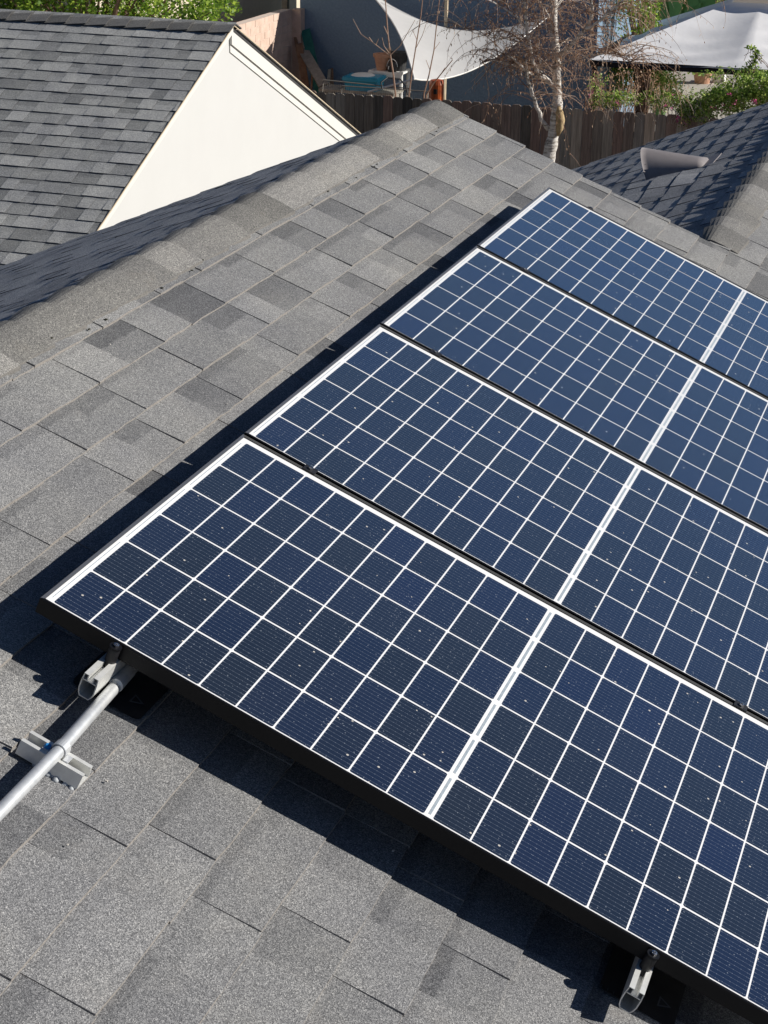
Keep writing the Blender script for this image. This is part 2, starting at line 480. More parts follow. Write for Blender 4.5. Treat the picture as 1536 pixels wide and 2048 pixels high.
# left slope of the main ridge, seen at a graze
def left_frame(s, w, h): return Vector((X_R - w * CT - h * ST, s, Z_R - w * ST + h * CT))
lp = slope_shingles(left_frame, [.10 + E0 * k for k in range(24)], lambda w: (-4.2, 4.72 + rng.uniform(-.02, .05)), E0, rng, hi=.0058, lo=.0034, wr=(.10, .30), tones=(.55, 1.0), wmin=lambda s: 0, wob=.007)
rest = MB()
for p in lp: rest.join(p)
tag(part('shaded_slope_shingles', rest, [M['shingle_shade'], M['butt_shade']], house), label='shaded far slope of the ridge with blue shade tint in its shingles', kind='stuff')

# second, lower ridge: its shaded slope with the vent
def r2_frame(s, w, h): return Vector((X_R2 - w * CT - h * ST, s, Z_R2 - w * ST + h * CT))
def swell(p):
    dy = p.y - (7.28 + .35 * (p.x + .3))
    k = .50 if dy < 0 else .17
    fx = 1 / (1 + math.exp((p.x - .02) / .10))
    return Vector((0, 0, .085 * math.exp(-(dy / k) ** 2) * fx))
p2 = slope_shingles(r2_frame, [.13 + E0 * k for k in range(16)], lambda w: (Y_RAKE - .02, Y_END2 - .05 + rng.uniform(-.02, .02)), E0, rng, hi=.0076, lo=.0036, wr=(.10, .26), wmin=lambda s: 0, off=swell, tones=(.3, .9))
# the sixty largest of this slope are parts too
sc = sorted(range(len(p2)), key=lambda k: -tri_area_px(p2[k]))
own = set(sc[:60]); rest = MB()
for k, mb in enumerate(p2):
    if k in own: part('shingle', mb, [M['shingle_shade'], M['butt_shade']], house)
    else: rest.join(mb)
tag(part('lower_slope_shingles', rest, [M['shingle_shade'], M['butt_shade']], house), label='shaded slope of the lower ridge', kind='stuff')

# ridge caps
def caps(x0, z0, y0, y1, ex, hw0, root, mats, rng, fall=1.0):
    y = y0
    while y < y1:
        L = ex + .06
        mb = MB()
        ye = min(y + ex, y1) if y + ex < y1 else y1
        ys = [y - .055, ye]
        lift = [.0120, .0225]; hw = hw0 * rng.uniform(.93, 1.06)
        if y == y0: lift[0] = .0085
        prof = [-.055, -.036, -.018, 0, .020, hw * .5, hw]
        vs = []; tn = []
        tn0 = rng.uniform(.05, 1.0)
        jit = [rng.uniform(-.004, .004) for _ in range(14)]
        q = 0
        for lay in (0, 1):
            for i, yy in enumerate(ys):
                for a in prof:
                    z = z0 - (sqrt(a * a + .022 ** 2) - .022) * ST / CT + lift[i] * (.72 if a > hw - .001 else 1 if a > -.03 else .95 if a > -.04 else .85) - .006
                    if lay == 1: z -= (.007 if i == 1 else .010) if -.05 < a < hw - .001 else lift[i] - .004
                    vs.append(Vector((x0 + a * (1 + jit[q % 14]) * ((1.0 if i else .90) if a > 0 else (1.25 if i else .70)), yy + jit[(q + 3) % 14], z))); tn.append(tn0 + rng.uniform(-.05, .05)); q += 1
        n = len(prof); fs = []; mi = []
        for i in range(n - 1):
            fs.append((i, i + 1, n + i + 1, n + i)); mi.append(0)
            fs.append((n + i, n + i + 1, 3 * n + i + 1, 3 * n + i)); mi.append(1)
            fs.append((i + 1, i, 2 * n + i, 2 * n + i + 1)); mi.append(1)
        fs.append((0, n, 3 * n, 2 * n)); mi.append(1); fs.append((n - 1, 2 * n - 1 + 0, 4 * n - 1, 3 * n - 1)); mi.append(1)
        mb.add(vs, fs, mi, tn)
        part('ridge_cap', mb, mats, root)
        y += ex
caps(X_R, Z_R + .001, -1.3, 5.02, .192, .128, house, [M['shingle_cap'], M['cap_edge']], rng)
caps(X_R2, Z_R2 + .004, 5.13, 9.95, .192, .135, house, [M['shingle_cap'], M['cap_edge']], rng)

# decks, walls, fascia
d = MB()
def slab(mb, pts, th, nrm):
    mb.prism(pts, Vector(nrm) * -th)
ur = ridge_u
NU = Vector((ST, 0, CT)); NL = Vector((-ST, 0, CT))
slab(d, [RP(ur, -4.2, HR - .001), RP(3.65, -4.2, HR - .001), RP(3.65, 5.0, HR - .001), RP(ur, 5.0, HR - .001)], .03, NU)
slab(d, [RP(.62, 5.0, HR - .0012), RP(3.65, 5.0, HR - .0012), RP(3.65, 9.9, HR - .0012), RP(.58, 9.9, HR - .0012)], .03, NU)
slab(d, [left_frame(-4.2, 0, -.001), left_frame(4.65, 0, -.001), left_frame(4.65, 3.5, -.001), left_frame(-4.2, 3.5, -.001)], .03, NL)
slab(d, [r2_frame(5.0, 0, -.004), r2_frame(9.88, 0, -.004), r2_frame(9.88, 2.32, -.004), r2_frame(5.0, 2.32, -.004)], .03, NL)
part('roof_deck', d, M['deck'], house)
w = MB()
w.prism([(-3.4, 4.6, -4.4), (2.9, 4.6, -4.4), (2.9, 4.6, -1.42), (X_R, 4.6, Z_R - .12), (-3.4, 4.6, -1.03)], (0, -8.5, 0))
part('wall', w, M['cream'], house)
w = MB()
w.prism([(-1.35, 9.5, -4.4), (2.9, 9.5, -4.4), (2.9, 9.5, -1.42), (X_R2, 9.5, Z_R2 - .08), (-1.35, 9.5, -1.2)], (0, -4.88, 0))
part('wall', w, M['cream'], house)
fz = MB()
fz.prism([RP(ur + .02, 5.0, HR - .034), RP(.60, 5.0, HR - .034), RP(.60, 5.0, HR - .16), RP(ur + .02, 5.0, HR - .16)], (0, -.03, 0))
part('fascia', fz, M['trim'], house)
# drip edge along the rake
de = MB()
de.prism([RP(ur, 5.003, HR - .002), RP(.60, 5.003, HR - .002), RP(.60, 5.003, HR - .03), RP(ur, 5.003, HR - .03)], (0, .004, 0))
part('drip_edge', de, M['black'], house)
# exposed nails / small debris on the caps
deb = MB()
rr = random.Random(5)
for k in range(26):
    v = rr.uniform(.6, 4.9)
    p = RP(-.64 + rr.uniform(-.02, .02), v, HR + .012)
    deb.box(p, (rr.uniform(.004, .010), rr.uniform(.004, .008), .003), 0)
tag(part('moss_specks', deb, mat('moss', (.035, .035, .02), .9)[0], house), kind='stuff')

gr = MB(); rr = random.Random(15)
for k in range(70):
    u_, v_ = rr.uniform(-.6, 1.2), rr.uniform(-1.3, 4.6)
    if under_panels(RP(u_, v_, HR)): continue
    p = RP(u_, v_, HR + .010); s_ = rr.uniform(.002, .0045)
    gr.box(p, (s_, s_ * rr.uniform(.6, 1.6), s_ * .7), 0)
tag(part('loose_grit', gr, plain_noise('pale grit', (.35, .32, .28), (.6, .57, .52), 90), house), kind='stuff')

# ------------------------------------------------------------------ vent hood on the lower slope
vent = thing('roof_vent', r2_frame(7.62, .80, 0), 'mauve grey half cone metal vent hood on the shaded lower roof slope', 'roof vent')
vm = MB()
SEG = 14; ST_ = 10
dn = (r2_frame(0, 1, 0) - r2_frame(0, 0, 0)); nn = NL; al = Vector((0, 1, 0))
c0 = r2_frame(7.72, .84, 0)
def hood(off):
    vs = []
    for j in range(ST_ + 1):
        q = j / ST_
        hh = .215 - .175 * q; ww = .150 - .040 * q
        c = c0 - dn * (.33 * q) - dn * .03 + nn * .0
        for i in range(SEG + 1):
            a = pi * i / SEG
            vs.append(c + al * (cos(a) * (ww - off)) + nn * ((sin(a) ** .85) * (hh - off)))
    return vs
va = hood(0); vb = hood(.006)
nS = SEG + 1
fs = [(j * nS + i, j * nS + i + 1, (j + 1) * nS + i + 1, (j + 1) * nS + i) for j in range(ST_) for i in range(SEG)]
vm.add(va, fs); b0 = len(va)
vm.add(vb, [f[::-1] for f in fs])
vm.f += [[i, i + 1, b0 + i + 1, b0 + i] for i in range(SEG)]; vm.m += [0] * SEG
e0 = ST_ * nS
vm.f.append([e0 + i for i in range(nS)]); vm.m.append(0)
part('hood', vm, M['vent'], vent, smooth=True)
fl = MB()
fl.prism([c0 + al * -.24 + dn * .05 + nn * .012, c0 + al * .24 + dn * .05 + nn * .012, c0 + al * .22 - dn * .42 + nn * .012, c0 + al * -.22 - dn * .42 + nn * .012], nn * -.004)
part('flange', fl, M['vent'], vent)
lv = MB()
lv.box(c0 - dn * .05 + nn * .07, (.24, .004, .12), 0, (al, dn.normalized(), nn))
part('inner_screen', lv, M['black'], vent)

# ------------------------------------------------------------------ solar panels
PITCH = 1.05563
U0, U1 = -.0235, 20 * CU + GAPC + .0235
V0, V1 = -.0100, 1.0350
def cellmesh(flip):
    mb = MB()
    a, b, c = CU - LINE, CV - LINEV, .0032
    if not flip: poly = [(c, 0), (a, 0), (a, b), (c, b), (0, b - c), (0, c)]
    else: poly = [(0, 0), (a - c, 0), (a, c), (a, b - c), (a - c, b), (0, b)]
    mb.prism([(p[0], p[1], 0) for p in poly], (0, 0, .0003))
    return mb.mesh('solar_cell', [M['cell']])
CM = [cellmesh(False), cellmesh(True)]
ROOFROT = Matrix(((CT, 0, ST), (0, 1, 0), (-ST, 0, CT))).to_euler()
panel_labels = ['nearest solar panel with the galvanised conduit running out under its near edge',
                'second solar panel from the camera between the nearest panel and the third',
                'third solar panel from the camera second from the far end of the row',
                'farthest solar panel in the row closest to the lower ridge and the birch tree']
proto = None
def make_panel():
    root = thing('solar_panel', (0, 0, 0), panel_labels[0], 'solar panel', 'solar panels in a row on the roof')
    # frame ring (local coordinates: x down slope, y along ridge, z off plane)
    mb = MB()
    lips = dict(l=.0085, r=.0085, n=.0062, f=.0120)
    prof = [(0, -.036), (0, -.0016), (.0014, 0), ('lip', 0), ('lip', -.0024), (.0016, -.0024), (.0016, -.034), (.028, -.034), (.028, -.036)]
    rings = []
    for ins, z in prof:
        g = lambda s: lips[s] if ins == 'lip' else ins
        rings.append([(U0 + g('l'), V0 + g('n'), z), (U1 - g('r'), V0 + g('n'), z), (U1 - g('r'), V1 - g('f'), z), (U0 + g('l'), V1 - g('f'), z)])
    vs = [p for r in rings for p in r]
    fs = []; mi = []
    for j in range(len(prof)):
        j2 = (j + 1) % len(prof)
        for k in range(4):
            fs.append((j * 4 + k, j2 * 4 + k, j2 * 4 + (k + 1) % 4, j * 4 + (k + 1) % 4)); mi.append(1 if (j in (1, 2) and k == 3) else 2 if (j == 2 and k == 2) else 0)
    mb.add(vs, fs, mi)
    o = part('frame', mb, [M['frame'], M['frame_glint'], M['frame_far']], root, origin=(0, 0, 0))
    mb = MB()
    mb.box(((U0 + U1) / 2, (V0 + V1) / 2, -.0037), (U1 - U0 - .006, V1 - V0 - .006, .0026))
    part('backsheet', mb, M['back'], root, origin=(0, 0, 0))
    for i in range(20):
        for v in range(6):
            x = i * CU + LINE / 2 + (GAPC if i >= 10 else 0); y = v * CV + LINEV / 2
            link('solar_cell', CM[i % 2], (x, y, -.0022), root)
    for v in range(6):
        rb = MB(); rb.box((10 * CU + GAPC / 2, v * CV + CV / 2, -.0022), (.0058, CV - .022, .0004))
        part('junction_ribbon', rb, M['ribbon'], root)
    for xm in (-.0075, 20 * CU + GAPC + .0075):
        for v in range(3):
            rb = MB(); rb.box((xm, v * 2 * CV + CV, -.0022), (.0016, 2 * CV - .03, .0004))
            part('edge_ribbon', rb, M['ribbon'], root)
    return root
proto = make_panel()
kids = list(proto.children)
for k in range(4):
    if k == 0: r = proto
    else:
        r = proto.copy(); COL.objects.link(r)
        for ch in kids:
            c = ch.copy(); COL.objects.link(c); c.parent = r
    r['label'] = panel_labels[k]
    r.location = RP(0, k * PITCH, 0); r.rotation_euler = ROOFROT
WLOC[proto.name] = Vector((0, 0, 0))

# ------------------------------------------------------------------ rails, feet, clamps, conduit
AX = (Vector((CT, 0, -ST)), Vector((0, 1, 0)), Vector((ST, 0, CT)))
def rail(u, label):
    root = thing('mounting_rail', RP(u, -.100, HR), label, 'mounting rail', 'rails under the solar panels')
    mb = MB()
    def ribbon(pts, th):
        """extruded strip of thickness th following pts (du, n)"""
        n = len(pts); L = []
        for k, (a, z) in enumerate(pts):
            p, q = pts[max(k - 1, 0)], pts[min(k + 1, n - 1)]
            dx, dz = q[0] - p[0], q[1] - p[1]; l = sqrt(dx * dx + dz * dz)
            L.append(((a - dz / l * th / 2, z + dx / l * th / 2), (a + dz / l * th / 2, z - dx / l * th / 2)))
        vs = []
        for vv in (-.100, 4.33):
            for o_, i_ in L: vs += [RP(u + o_[0], vv, o_[1]), RP(u + i_[0], vv, i_[1])]
        m_ = 2 * n; fs = []
        for k in range(n - 1):
            a = 2 * k
            fs += [(a, a + 2, m_ + a + 2, m_ + a), (a + 3, a + 1, m_ + a + 1, m_ + a + 3), (a, a + 1, a + 3, a + 2), (m_ + a, m_ + a + 2, m_ + a + 3, m_ + a + 1)]
        fs += [(0, m_, m_ + 1, 1), (m_ - 2, m_ - 1, 2 * m_ - 1, 2 * m_ - 2)]
        mb.add(vs, fs)
    ribbon([(-.006, -.0520), (-.006, -.0395), (-.0150, -.0395), (-.0165, -.0560), (-.0165, -.075), (-.0140, -.086), (-.010, -.0925), (.010, -.0925), (.0140, -.086), (.0165, -.075), (.0165, -.0560), (.0150, -.0395), (.006, -.0395), (.006, -.0520)], .0024)
    ribbon([(-.0163, -.0535), (.0163, -.0535)], .0022)
    part('channel', mb, M['alu'], root)
    for v in (.045, 1.25, 2.5, 3.7):
        f = MB()
        f.box(RP(u + .0235, v, -.105), (.006, .045, .055), 0, AX)
        f.box(RP(u + .045, v, -.131), (.06, .045, .006), 0, AX)
        part('foot', f, M['black'], root)
    return root
rails = [rail(.161, 'aluminium mounting rail end poking out beside the conduit at the near left corner'),
         rail(1.366, 'aluminium mounting rail end poking out at the bottom right under the nearest panel')]
def flashing(u, label):
    root = thing('flashing_plate', RP(u, .04, HR), label, 'flashing plate', 'black flashing plates under the rails')
    mb = MB()
    a, b, c, dd = u - .055, u + .105, -.035, .23
    r = .014
    poly = []
    for cx, cy, st in ((a + r, c + r, pi), (b - r, c + r, 1.5 * pi), (b - r, dd - r, 0), (a + r, dd - r, .5 * pi)):
        for k in range(4): poly.append(RP(cx + r * cos(st + k * pi / 6), cy + r * sin(st + k * pi / 6), HR + .0135))
    mb.prism(poly, -AX[2] * .0018)
    part('plate', mb, M['black'], root)
    mb = MB()
    tz = HR + .0141
    A = [(u + .062, .004), (u + .090, .020), (u + .062, .036)]
    cxm = sum(p[0] for p in A) / 3; cym = sum(p[1] for p in A) / 3
    for k in range(3):
        p, q = A[k], A[(k + 1) % 3]
        ip = (cxm + (p[0] - cxm) * .68, cym + (p[1] - cym) * .68); iq = (cxm + (q[0] - cxm) * .68, cym + (q[1] - cym) * .68)
        mb.prism([RP(p[0], p[1], tz), RP(q[0], q[1], tz), RP(iq[0], iq[1], tz), RP(ip[0], ip[1], tz)], -AX[2] * .001)
    for k in range(3):
        mb.box(RP(a + .004 + .013 * k, c + .006, HR + .0140), (.0012, .009, .001), 0, AX)
    part('triangle_mark', mb, M['logo'], root)
flashing(.161, 'black flashing plate with triangle mark below the left rail end')
flashing(1.366, 'black flashing plate with triangle mark below the right rail end')

def end_clamp(u, v, label):
    root = thing('end_clamp', RP(u, v, -.036), label, 'clamp', 'end clamps at the panel row ends')
    mb = MB(); mb.lathe(RP(u, v, -.062), [(.0, 0), (.0120, 0), (.0120, .054), (.011, .056), (0, .056)], 20, axis=AX[2])
    part('sleeve', mb, M['black'], root, smooth=False)
    mb = MB(); mb.lathe(RP(u, v, -.006), [(.0, .0), (.0130, .0), (.0130, .0035), (.013, .0045), (0, .0045)], 20, axis=AX[2])
    part('washer', mb, M['frame'], root)
    mb = MB(); mb.lathe(RP(u, v, -.0015), [(.0, .0), (.0062, .0), (.0062, .0045), (.0035, .005), (.003, .002), (0, .002)], 6, axis=AX[2])
    part('bolt', mb, M['steel'], root)
end_clamp(.163, -.0235, 'black end clamp on the near panel edge above the left rail end')
end_clamp(1.366, -.0235, 'black end clamp on the near panel edge above the right rail end')
end_clamp(.165, 4 * PITCH - .012, 'small black end clamp on the far edge of the farthest panel')
def mid_clamp(u, v, label):
    root = thing('mid_clamp', RP(u, v, -.01), label, 'clamp', 'mid clamps between neighbouring panels')
    mb = MB(); mb.box(RP(u, v, .0016), (.034, .026, .003), 0, AX); mb.box(RP(u, v, -.018), (.03, .009, .036), 0, AX)
    part('bridge', mb, M['black'], root)
    mb = MB(); mb.lathe(RP(u, v, .003), [(0, 0), (.0065, 0), (.0065, .006), (.0035, .0065), (.003, .003), (0, .003)], 6, axis=AX[2])
    part('bolt', mb, M['steel'], root)
for k, w_ in enumerate(('first and second', 'second and third', 'third and fourth')):
    mid_clamp(.170, (k + 1) * PITCH - .0185, 'black mid clamp on the left rail between the %s panels' % w_)
    mid_clamp(1.372, (k + 1) * PITCH - .0185, 'black mid clamp on the right rail between the %s panels' % w_)

cond = thing('conduit', RP(.2, -.3, -.0875), 'galvanised steel conduit pipe running from under the nearest panel to the left', 'conduit')
mb = MB()
path = [(.185, .35), (.187, .1), (.190, .02), (.200, -.15), (.2085, -.30), (.213, -.55), (.219, -1.0), (.226, -1.8), (.235, -3.2)]
mb.tube([RP(u, v, -.0840 - (.006 if v > 0 else 0)) for u, v in path], .0128, 20)
part('pipe', mb, M['galv'], cond, smooth=True)
mb = MB()
mb.tube([RP(.1885, .045, -.088), RP(.1925, -.022, -.0862)], .0152, 20)
part('coupling', mb, M['galv'], cond, smooth=False)

strut = thing('strut_block', RP(.2, -.28, HR), 'short grey steel strut channel under the conduit stuck to the shingles', 'strut')
mb = MB()
u0, u1, vc = .135, .272, -.280
zb, zt, hw = HR + .009, -.0985, .0205
# channel open to the top: profile (dv, n)
prof = [(-hw, zb), (hw, zb), (hw + .0, zt), (hw - .009, zt), (hw - .009, zt - .006), (hw - .0065, zt - .006), (hw - .0065, zt - .003), (hw - .003, zt - .003), (hw - .003, zb + .003),
        (-hw + .003, zb + .003), (-hw + .003, zt - .003), (-hw + .0065, zt - .003), (-hw + .0065, zt - .006), (-hw + .009, zt - .006), (-hw + .009, zt), (-hw, zt)]
# slight flare of the camera-side face
n = len(prof)
def sv(u): return [RP(u, vc + a + (-.006 if (a < -hw + .0001 and z < zb + .001) else 0), z) for a, z in prof]
mb.add(sv(u0) + sv(u1), [(i, (i + 1) % n, n + (i + 1) % n, n + i) for i in range(n)] )
for base in (0, n):
    for quad in ((0, 1, 8, 9), (1, 2, 7, 8), (2, 3, 6, 7), (3, 4, 5, 6), (15, 0, 9, 10), (14, 15, 10, 11), (14, 11, 12, 13)):
        mb.f.append([base + i for i in quad]); mb.m.append(0)
part('channel', mb, M['alu'], strut)
mb = MB()
rr = random.Random(3)
for k in range(26):
    u = rr.uniform(u0, u1); v = vc + rr.choice((-1, -1, 1)) * (hw + rr.uniform(0, .010))
    rad = rr.uniform(.003, .008)
    mb.lathe(RP(u, v, HR + .004), [(0, -rad * .4), (rad, 0), (rad * .8, rad * .6), (0, rad)], 7, axis=AX[2])
tag(part('sealant', mb, M['sealant'], strut, smooth=True), kind='stuff')
strap = thing('pipe_strap', RP(.208, -.283, -.09), 'zinc pipe strap clipping the conduit to the strut with a blue screw', 'pipe strap')
mb = MB()
def arc(r): return [RP(.208 + r * cos(pi * 1.15 - k * pi * 1.3 / 14), 0, -.0840 + r * sin(pi * 1.15 - k * pi * 1.3 / 14)) for k in range(15)]
o_, i_ = arc(.0162), arc(.0138)
ring = o_ + i_[::-1]
mb.prism([p + Vector((0, -.292, 0)) for p in ring], (0, .020, 0))
mb.box(RP(.186, -.282, zt + .0015), (.020, .020, .003), 0, AX)
mb.box(RP(.2275, -.282, zt + .0015), (.012, .020, .003), 0, AX)
mb.box(RP(.1935, -.282, -.090), (.0025, .020, .018), 0, AX)
part('band', mb, M['galv'], strap)
mb = MB(); mb.lathe(RP(.183, -.282, zt + .003), [(0, 0), (.0075, 0), (.0075, .003), (.005, .0055), (0, .006)], 12, axis=AX[2])
part('screw', mb, M['bluebolt'], strap)

# ------------------------------------------------------------------ neighbouring garage with the cream gable
XG = -4.55
AP = Vector((XG, 11.494, -.4333)); G = radians(24.2); GC, GS = cos(G), sin(G)
gar = thing('garage', (XG - 3, 11.5, -4.4), 'cream gabled garage with slate grey shingle roof on the left', 'garage')
def gar_frame(s, w, h): return Vector((s, AP.y - w * GC - h * GS, AP.z - w * GS + h * GC))
rg = random.Random(21)
gp = slope_shingles(gar_frame, [.11 + E0 * k for k in range(28)], lambda w: (-15.5, XG + .028), E0, rg, hi=.0095, lo=.0055, wr=(.09, .27), tones=(.3, .8))
emit(gp, gar, [M['shingle_far'], M['butt_shade']], 'shingle', 'shingle_field', 300)
mb = MB()
slab(mb, [gar_frame(-15.5, 0, -.002), gar_frame(XG + .01, 0, -.002), gar_frame(XG + .01, 4.2, -.002), gar_frame(-15.5, 4.2, -.002)], .03, (0, -GS, GC))
slab(mb, [Vector((-15.5, AP.y, AP.z - .002)), Vector((XG + .01, AP.y, AP.z - .002)), Vector((XG + .01, AP.y + 4.2 * GC, AP.z - .002 - 4.2 * GS)), Vector((-15.5, AP.y + 4.2 * GC, AP.z - .002 - 4.2 * GS))], .03, (0, GS, GC))
part('roof_deck', mb, M['deck'], gar)
mb = MB()
for k in range(27):
    w_ = .11 + E0 * k
    mb.prism([(-15.4, AP.y + w_ * GC, AP.z - w_ * GS + .004), (-15.4, AP.y + (w_ + .15) * GC, AP.z - (w_ + .15) * GS + .010), (-15.4, AP.y + (w_ + .15) * GC, AP.z - (w_ + .15) * GS - .002), (-15.4, AP.y + w_ * GC, AP.z - w_ * GS - .002)], (15.4 + XG + .028, 0, 0))
tag(part('far_slope_shingles', mb, M['shingle_far'], gar), kind='stuff')
# caps on the garage ridge: butts face the left
x = XG + .01
k = 0
while x > -15:
    mb = MB(); vs = []; tn = []; t0 = rg.uniform(.1, .6)
    xs = [x + .03, x - .205]
    n = 7
    for lay in (0, 1):
        for i, xx in enumerate(xs):
            for a in (-.13, -.07, -.03, 0, .03, .07, .13):
                z = AP.z - abs(a) * GS / GC + (.030 if i == 0 else .010) - (.010 if abs(a) < .001 else 0) - lay * .011
                vs.append(Vector((xx, AP.y + a + rg.uniform(-.004, .004), z))); tn.append(t0)
    fs = []; mi = []
    for i in range(n - 1):
        fs.append((i + 1, i, n + i, n + i + 1)); mi.append(0)
        fs.append((i, i + 1, 2 * n + i + 1, 2 * n + i)); mi.append(1)
        fs.append((n + i + 1, n + i, 3 * n + i, 3 * n + i + 1)); mi.append(1)
    fs.append((n, 0, 2 * n, 3 * n)); mi.append(1); fs.append((n - 1, 2 * n - 1, 4 * n - 1, 3 * n - 1)); mi.append(1)
    mb.add(vs, fs, mi, tn)
    part('ridge_cap', mb, [M['shingle_cap'], M['butt_shade']], gar)
    x -= .19
mb = MB()
R4 = 4.1
mb.prism([(XG - .02, AP.y - R4 * GC, -4.4), (XG - .02, AP.y + R4 * GC, -4.4), (XG - .02, AP.y + R4 * GC, AP.z - R4 * GS - .03), (XG - .02, AP.y, AP.z - .035), (XG - .02, AP.y - R4 * GC, AP.z - R4 * GS - .03)], (-10.8, 0, 0))
part('gable_wall', mb, M['cream'], gar)
def rake(sgn, d0, d1, x0, x1, name):
    mb = MB(); pts = []
    for w_, dd in ((0, d0), (4.25, d0), (4.25, d1), (0, d1)):
        # dd measured vertically below the roof line
        pts.append(Vector((x0, AP.y + sgn * w_ * GC, AP.z - w_ * GS - dd)))
    mb.prism(pts, (x1 - x0, 0, 0))
    part(name, mb, M['trim'], gar)
rake(1, .012, .150, XG - .018, XG + .006, 'rake_board')
rake(1, .149, .215, XG - .018, XG - .010, 'rake_moulding')
rake(-1, .012, .055, XG - .018, XG + .020, 'rake_board')
mb = MB()
for sgn in (1, -1):
    mb.prism([Vector((XG + .031, AP.y, AP.z + .010)), Vector((XG + .031, AP.y + sgn * 4.25 * GC, AP.z - 4.25 * GS + .010)), Vector((XG + .031, AP.y + sgn * 4.25 * GC, AP.z - 4.25 * GS + .001)), Vector((XG + .031, AP.y, AP.z + .001))], (-.006, 0, 0))
part('drip_edge', mb, M['palewood'], gar)

# ------------------------------------------------------------------ fence
YF = 21.0
fence = thing('wooden_fence', (-4, YF, -4.4), 'dark weathered dog eared picket fence behind the houses', 'fence')
rf = random.Random(4)
x = -9.9; k = 0
while x < 1.2:
    wv = .1395
    ztop = -2.565 + .03 * (x + 9.9) / 11 + rf.uniform(-.012, .008)
    if x > -2.0: ztop -= .0
    mb = MB(); e = .030; gx = rf.uniform(.0008, .0030)
    y0 = YF + rf.uniform(-.006, .006)
    poly = [(x + gx, y0, -4.4), (x + wv - gx, y0, -4.4), (x + wv - gx, y0, ztop - e), (x + wv - gx - .012, y0, ztop - e * .4), (x + wv - gx - e, y0, ztop), (x + gx + e, y0, ztop), (x + gx + .012, y0, ztop - e * .4), (x + gx, y0, ztop - e)]
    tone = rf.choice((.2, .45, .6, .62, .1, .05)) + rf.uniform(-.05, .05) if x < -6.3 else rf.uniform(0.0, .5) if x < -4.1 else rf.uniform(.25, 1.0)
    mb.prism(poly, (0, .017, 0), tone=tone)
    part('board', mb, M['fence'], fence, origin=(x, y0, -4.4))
    x += wv; k += 1
for z in (-4.1, -3.4, -2.85):
    mb = MB(); mb.box((-4.3, YF + .045, z), (11.4, .04, .085), 0, tone=.3)
    part('rail', mb, M['fence'], fence)
for k in range(6):
    mb = MB(); mb.box((-9.6 + 2.2 * k, YF + .11, -3.55), (.09, .09, 1.72), 0, tone=.4)
    part('post', mb, M['fence'], fence)

# ------------------------------------------------------------------ block wall, blue house, beige house
bw = thing('block_wall', (-10.12, 25, -4.4), 'sunlit pinkish slump block wall left of the blue house', 'wall')
XW = -10.04
zt_ = -2.20
mb = MB(); mb.box((XW - .085, 24.2, (-4.4 + zt_) / 2), (.15, 5.2, -zt_ * -1 + 4.4 - .01))
part('mortar_core', mb, M['mortar'], bw)
BH, BL = .118, .40
bm_ = {}
rb = random.Random(8)
row = 0; z = zt_
while z - BH > -4.4:
    y = 26.8 - (BL / 2 if row % 2 else 0) ; first = True
    ye = 26.8
    while ye > 21.7:
        L = BL if not (first and row % 2) else BL / 2
        y0 = max(ye - L, 21.65)
        mb = MB(); o = rb.uniform(-.002, .002)
        g_ = .0055
        mb.box((XW - .0875 + o, (y0 + ye) / 2, z - BH / 2), (.175, ye - y0 - 2 * g_, BH - 2 * g_))
        if z > -3.6 or row % 3 == 0: part('block', mb, M['block'], bw)
        ye = y0 if ye - L > 21.65 else 0
        first = False
    z -= BH; row += 1
mb = MB(); mb.box((XW + .085, 26.9, (-4.4 + zt_) / 2), (.165, .2, 2.2))
part('return_pier', mb, M['block'], bw)

blue = thing('blue_house', (-7.4, 29.5, -4.4), 'slate blue stucco house wall in shade behind the fence', 'house')
XB0, XB1 = -9.96, -4.78
mb = MB(); mb.box(((XB0 + XB1) / 2, 27 + 1.75, (-4.4 - 1.2) / 2), (XB1 - XB0, 3.5, 3.2))
part('wall', mb, M['bluewall'], blue)
mb = MB()
mb.prism([(XB0 - .2, 26.8, -1.19), (XB0 - .2, 30.8, -1.19), (XB0 - .2, 28.75, -.75)], (XB1 - XB0 + .5, 0, 0))
part('roof', mb, M['shingle_far'], blue)
beige = thing('beige_house', (-12, 30, -4.4), 'beige stucco house wall at the top left behind the block wall', 'house')
mb = MB(); mb.box((-12.45, 30, -2.7), (2.4, 16, 3.4))
part('wall', mb, M['beige'], beige)
mb = MB(); mb.box((-12.3, 30, -.95), (2.9, 16.6, .10))
part('roof', mb, M['trim'], beige)
post = MB()
P = at(571, 10, 27.6); post.box((P.x, P.y, -3.0), (.10, .10, 2.8))
tag(part('fence_post', post, M['greypole'], origin=(P.x, P.y, -4.4)), 'grey timber post between the block wall and the blue house', 'post')

# ------------------------------------------------------------------ shade sail
def sail():
    A = at(742, -12, 26.4); B = at(829, 158, 22.3); C = at(1098, 32, 26.2)
    n = 22
    vs = []; fs = []
    # rows from A to B (left edge), columns toward C; edges hollowed
    for i in range(n + 1):
        s = i / n
        L = A.lerp(B, s)
        L = L + Vector((.10, 0, .05)) * sin(pi * s)
        for j in range(n + 1):
            t = j / n
            p = L.lerp(C, t)
            sag_top = Vector((0, 0, -.40)) * sin(pi * t) * (1 - s) ** 1.2
            sag_bot = Vector((0, 0, -.27)) * sin(pi * t ** .85) * s ** 1.5
            belly = Vector((.0, .22, .02)) * sin(pi * t) * sin(pi * s)
            wr = .012 * sin(9 * s + 5 * t) * sin(pi * t)
            vs.append(p + sag_top + sag_bot + belly + Vector((0, wr, 0)))
    for i in range(n):
        for j in range(n):
            a = i * (n + 1) + j
            fs.append((a, a + 1, a + n + 2, a + n + 1))
    mb = MB(); mb.add(vs, fs)
    return mb, A, B, C
sm, SA, SB, SC = sail()
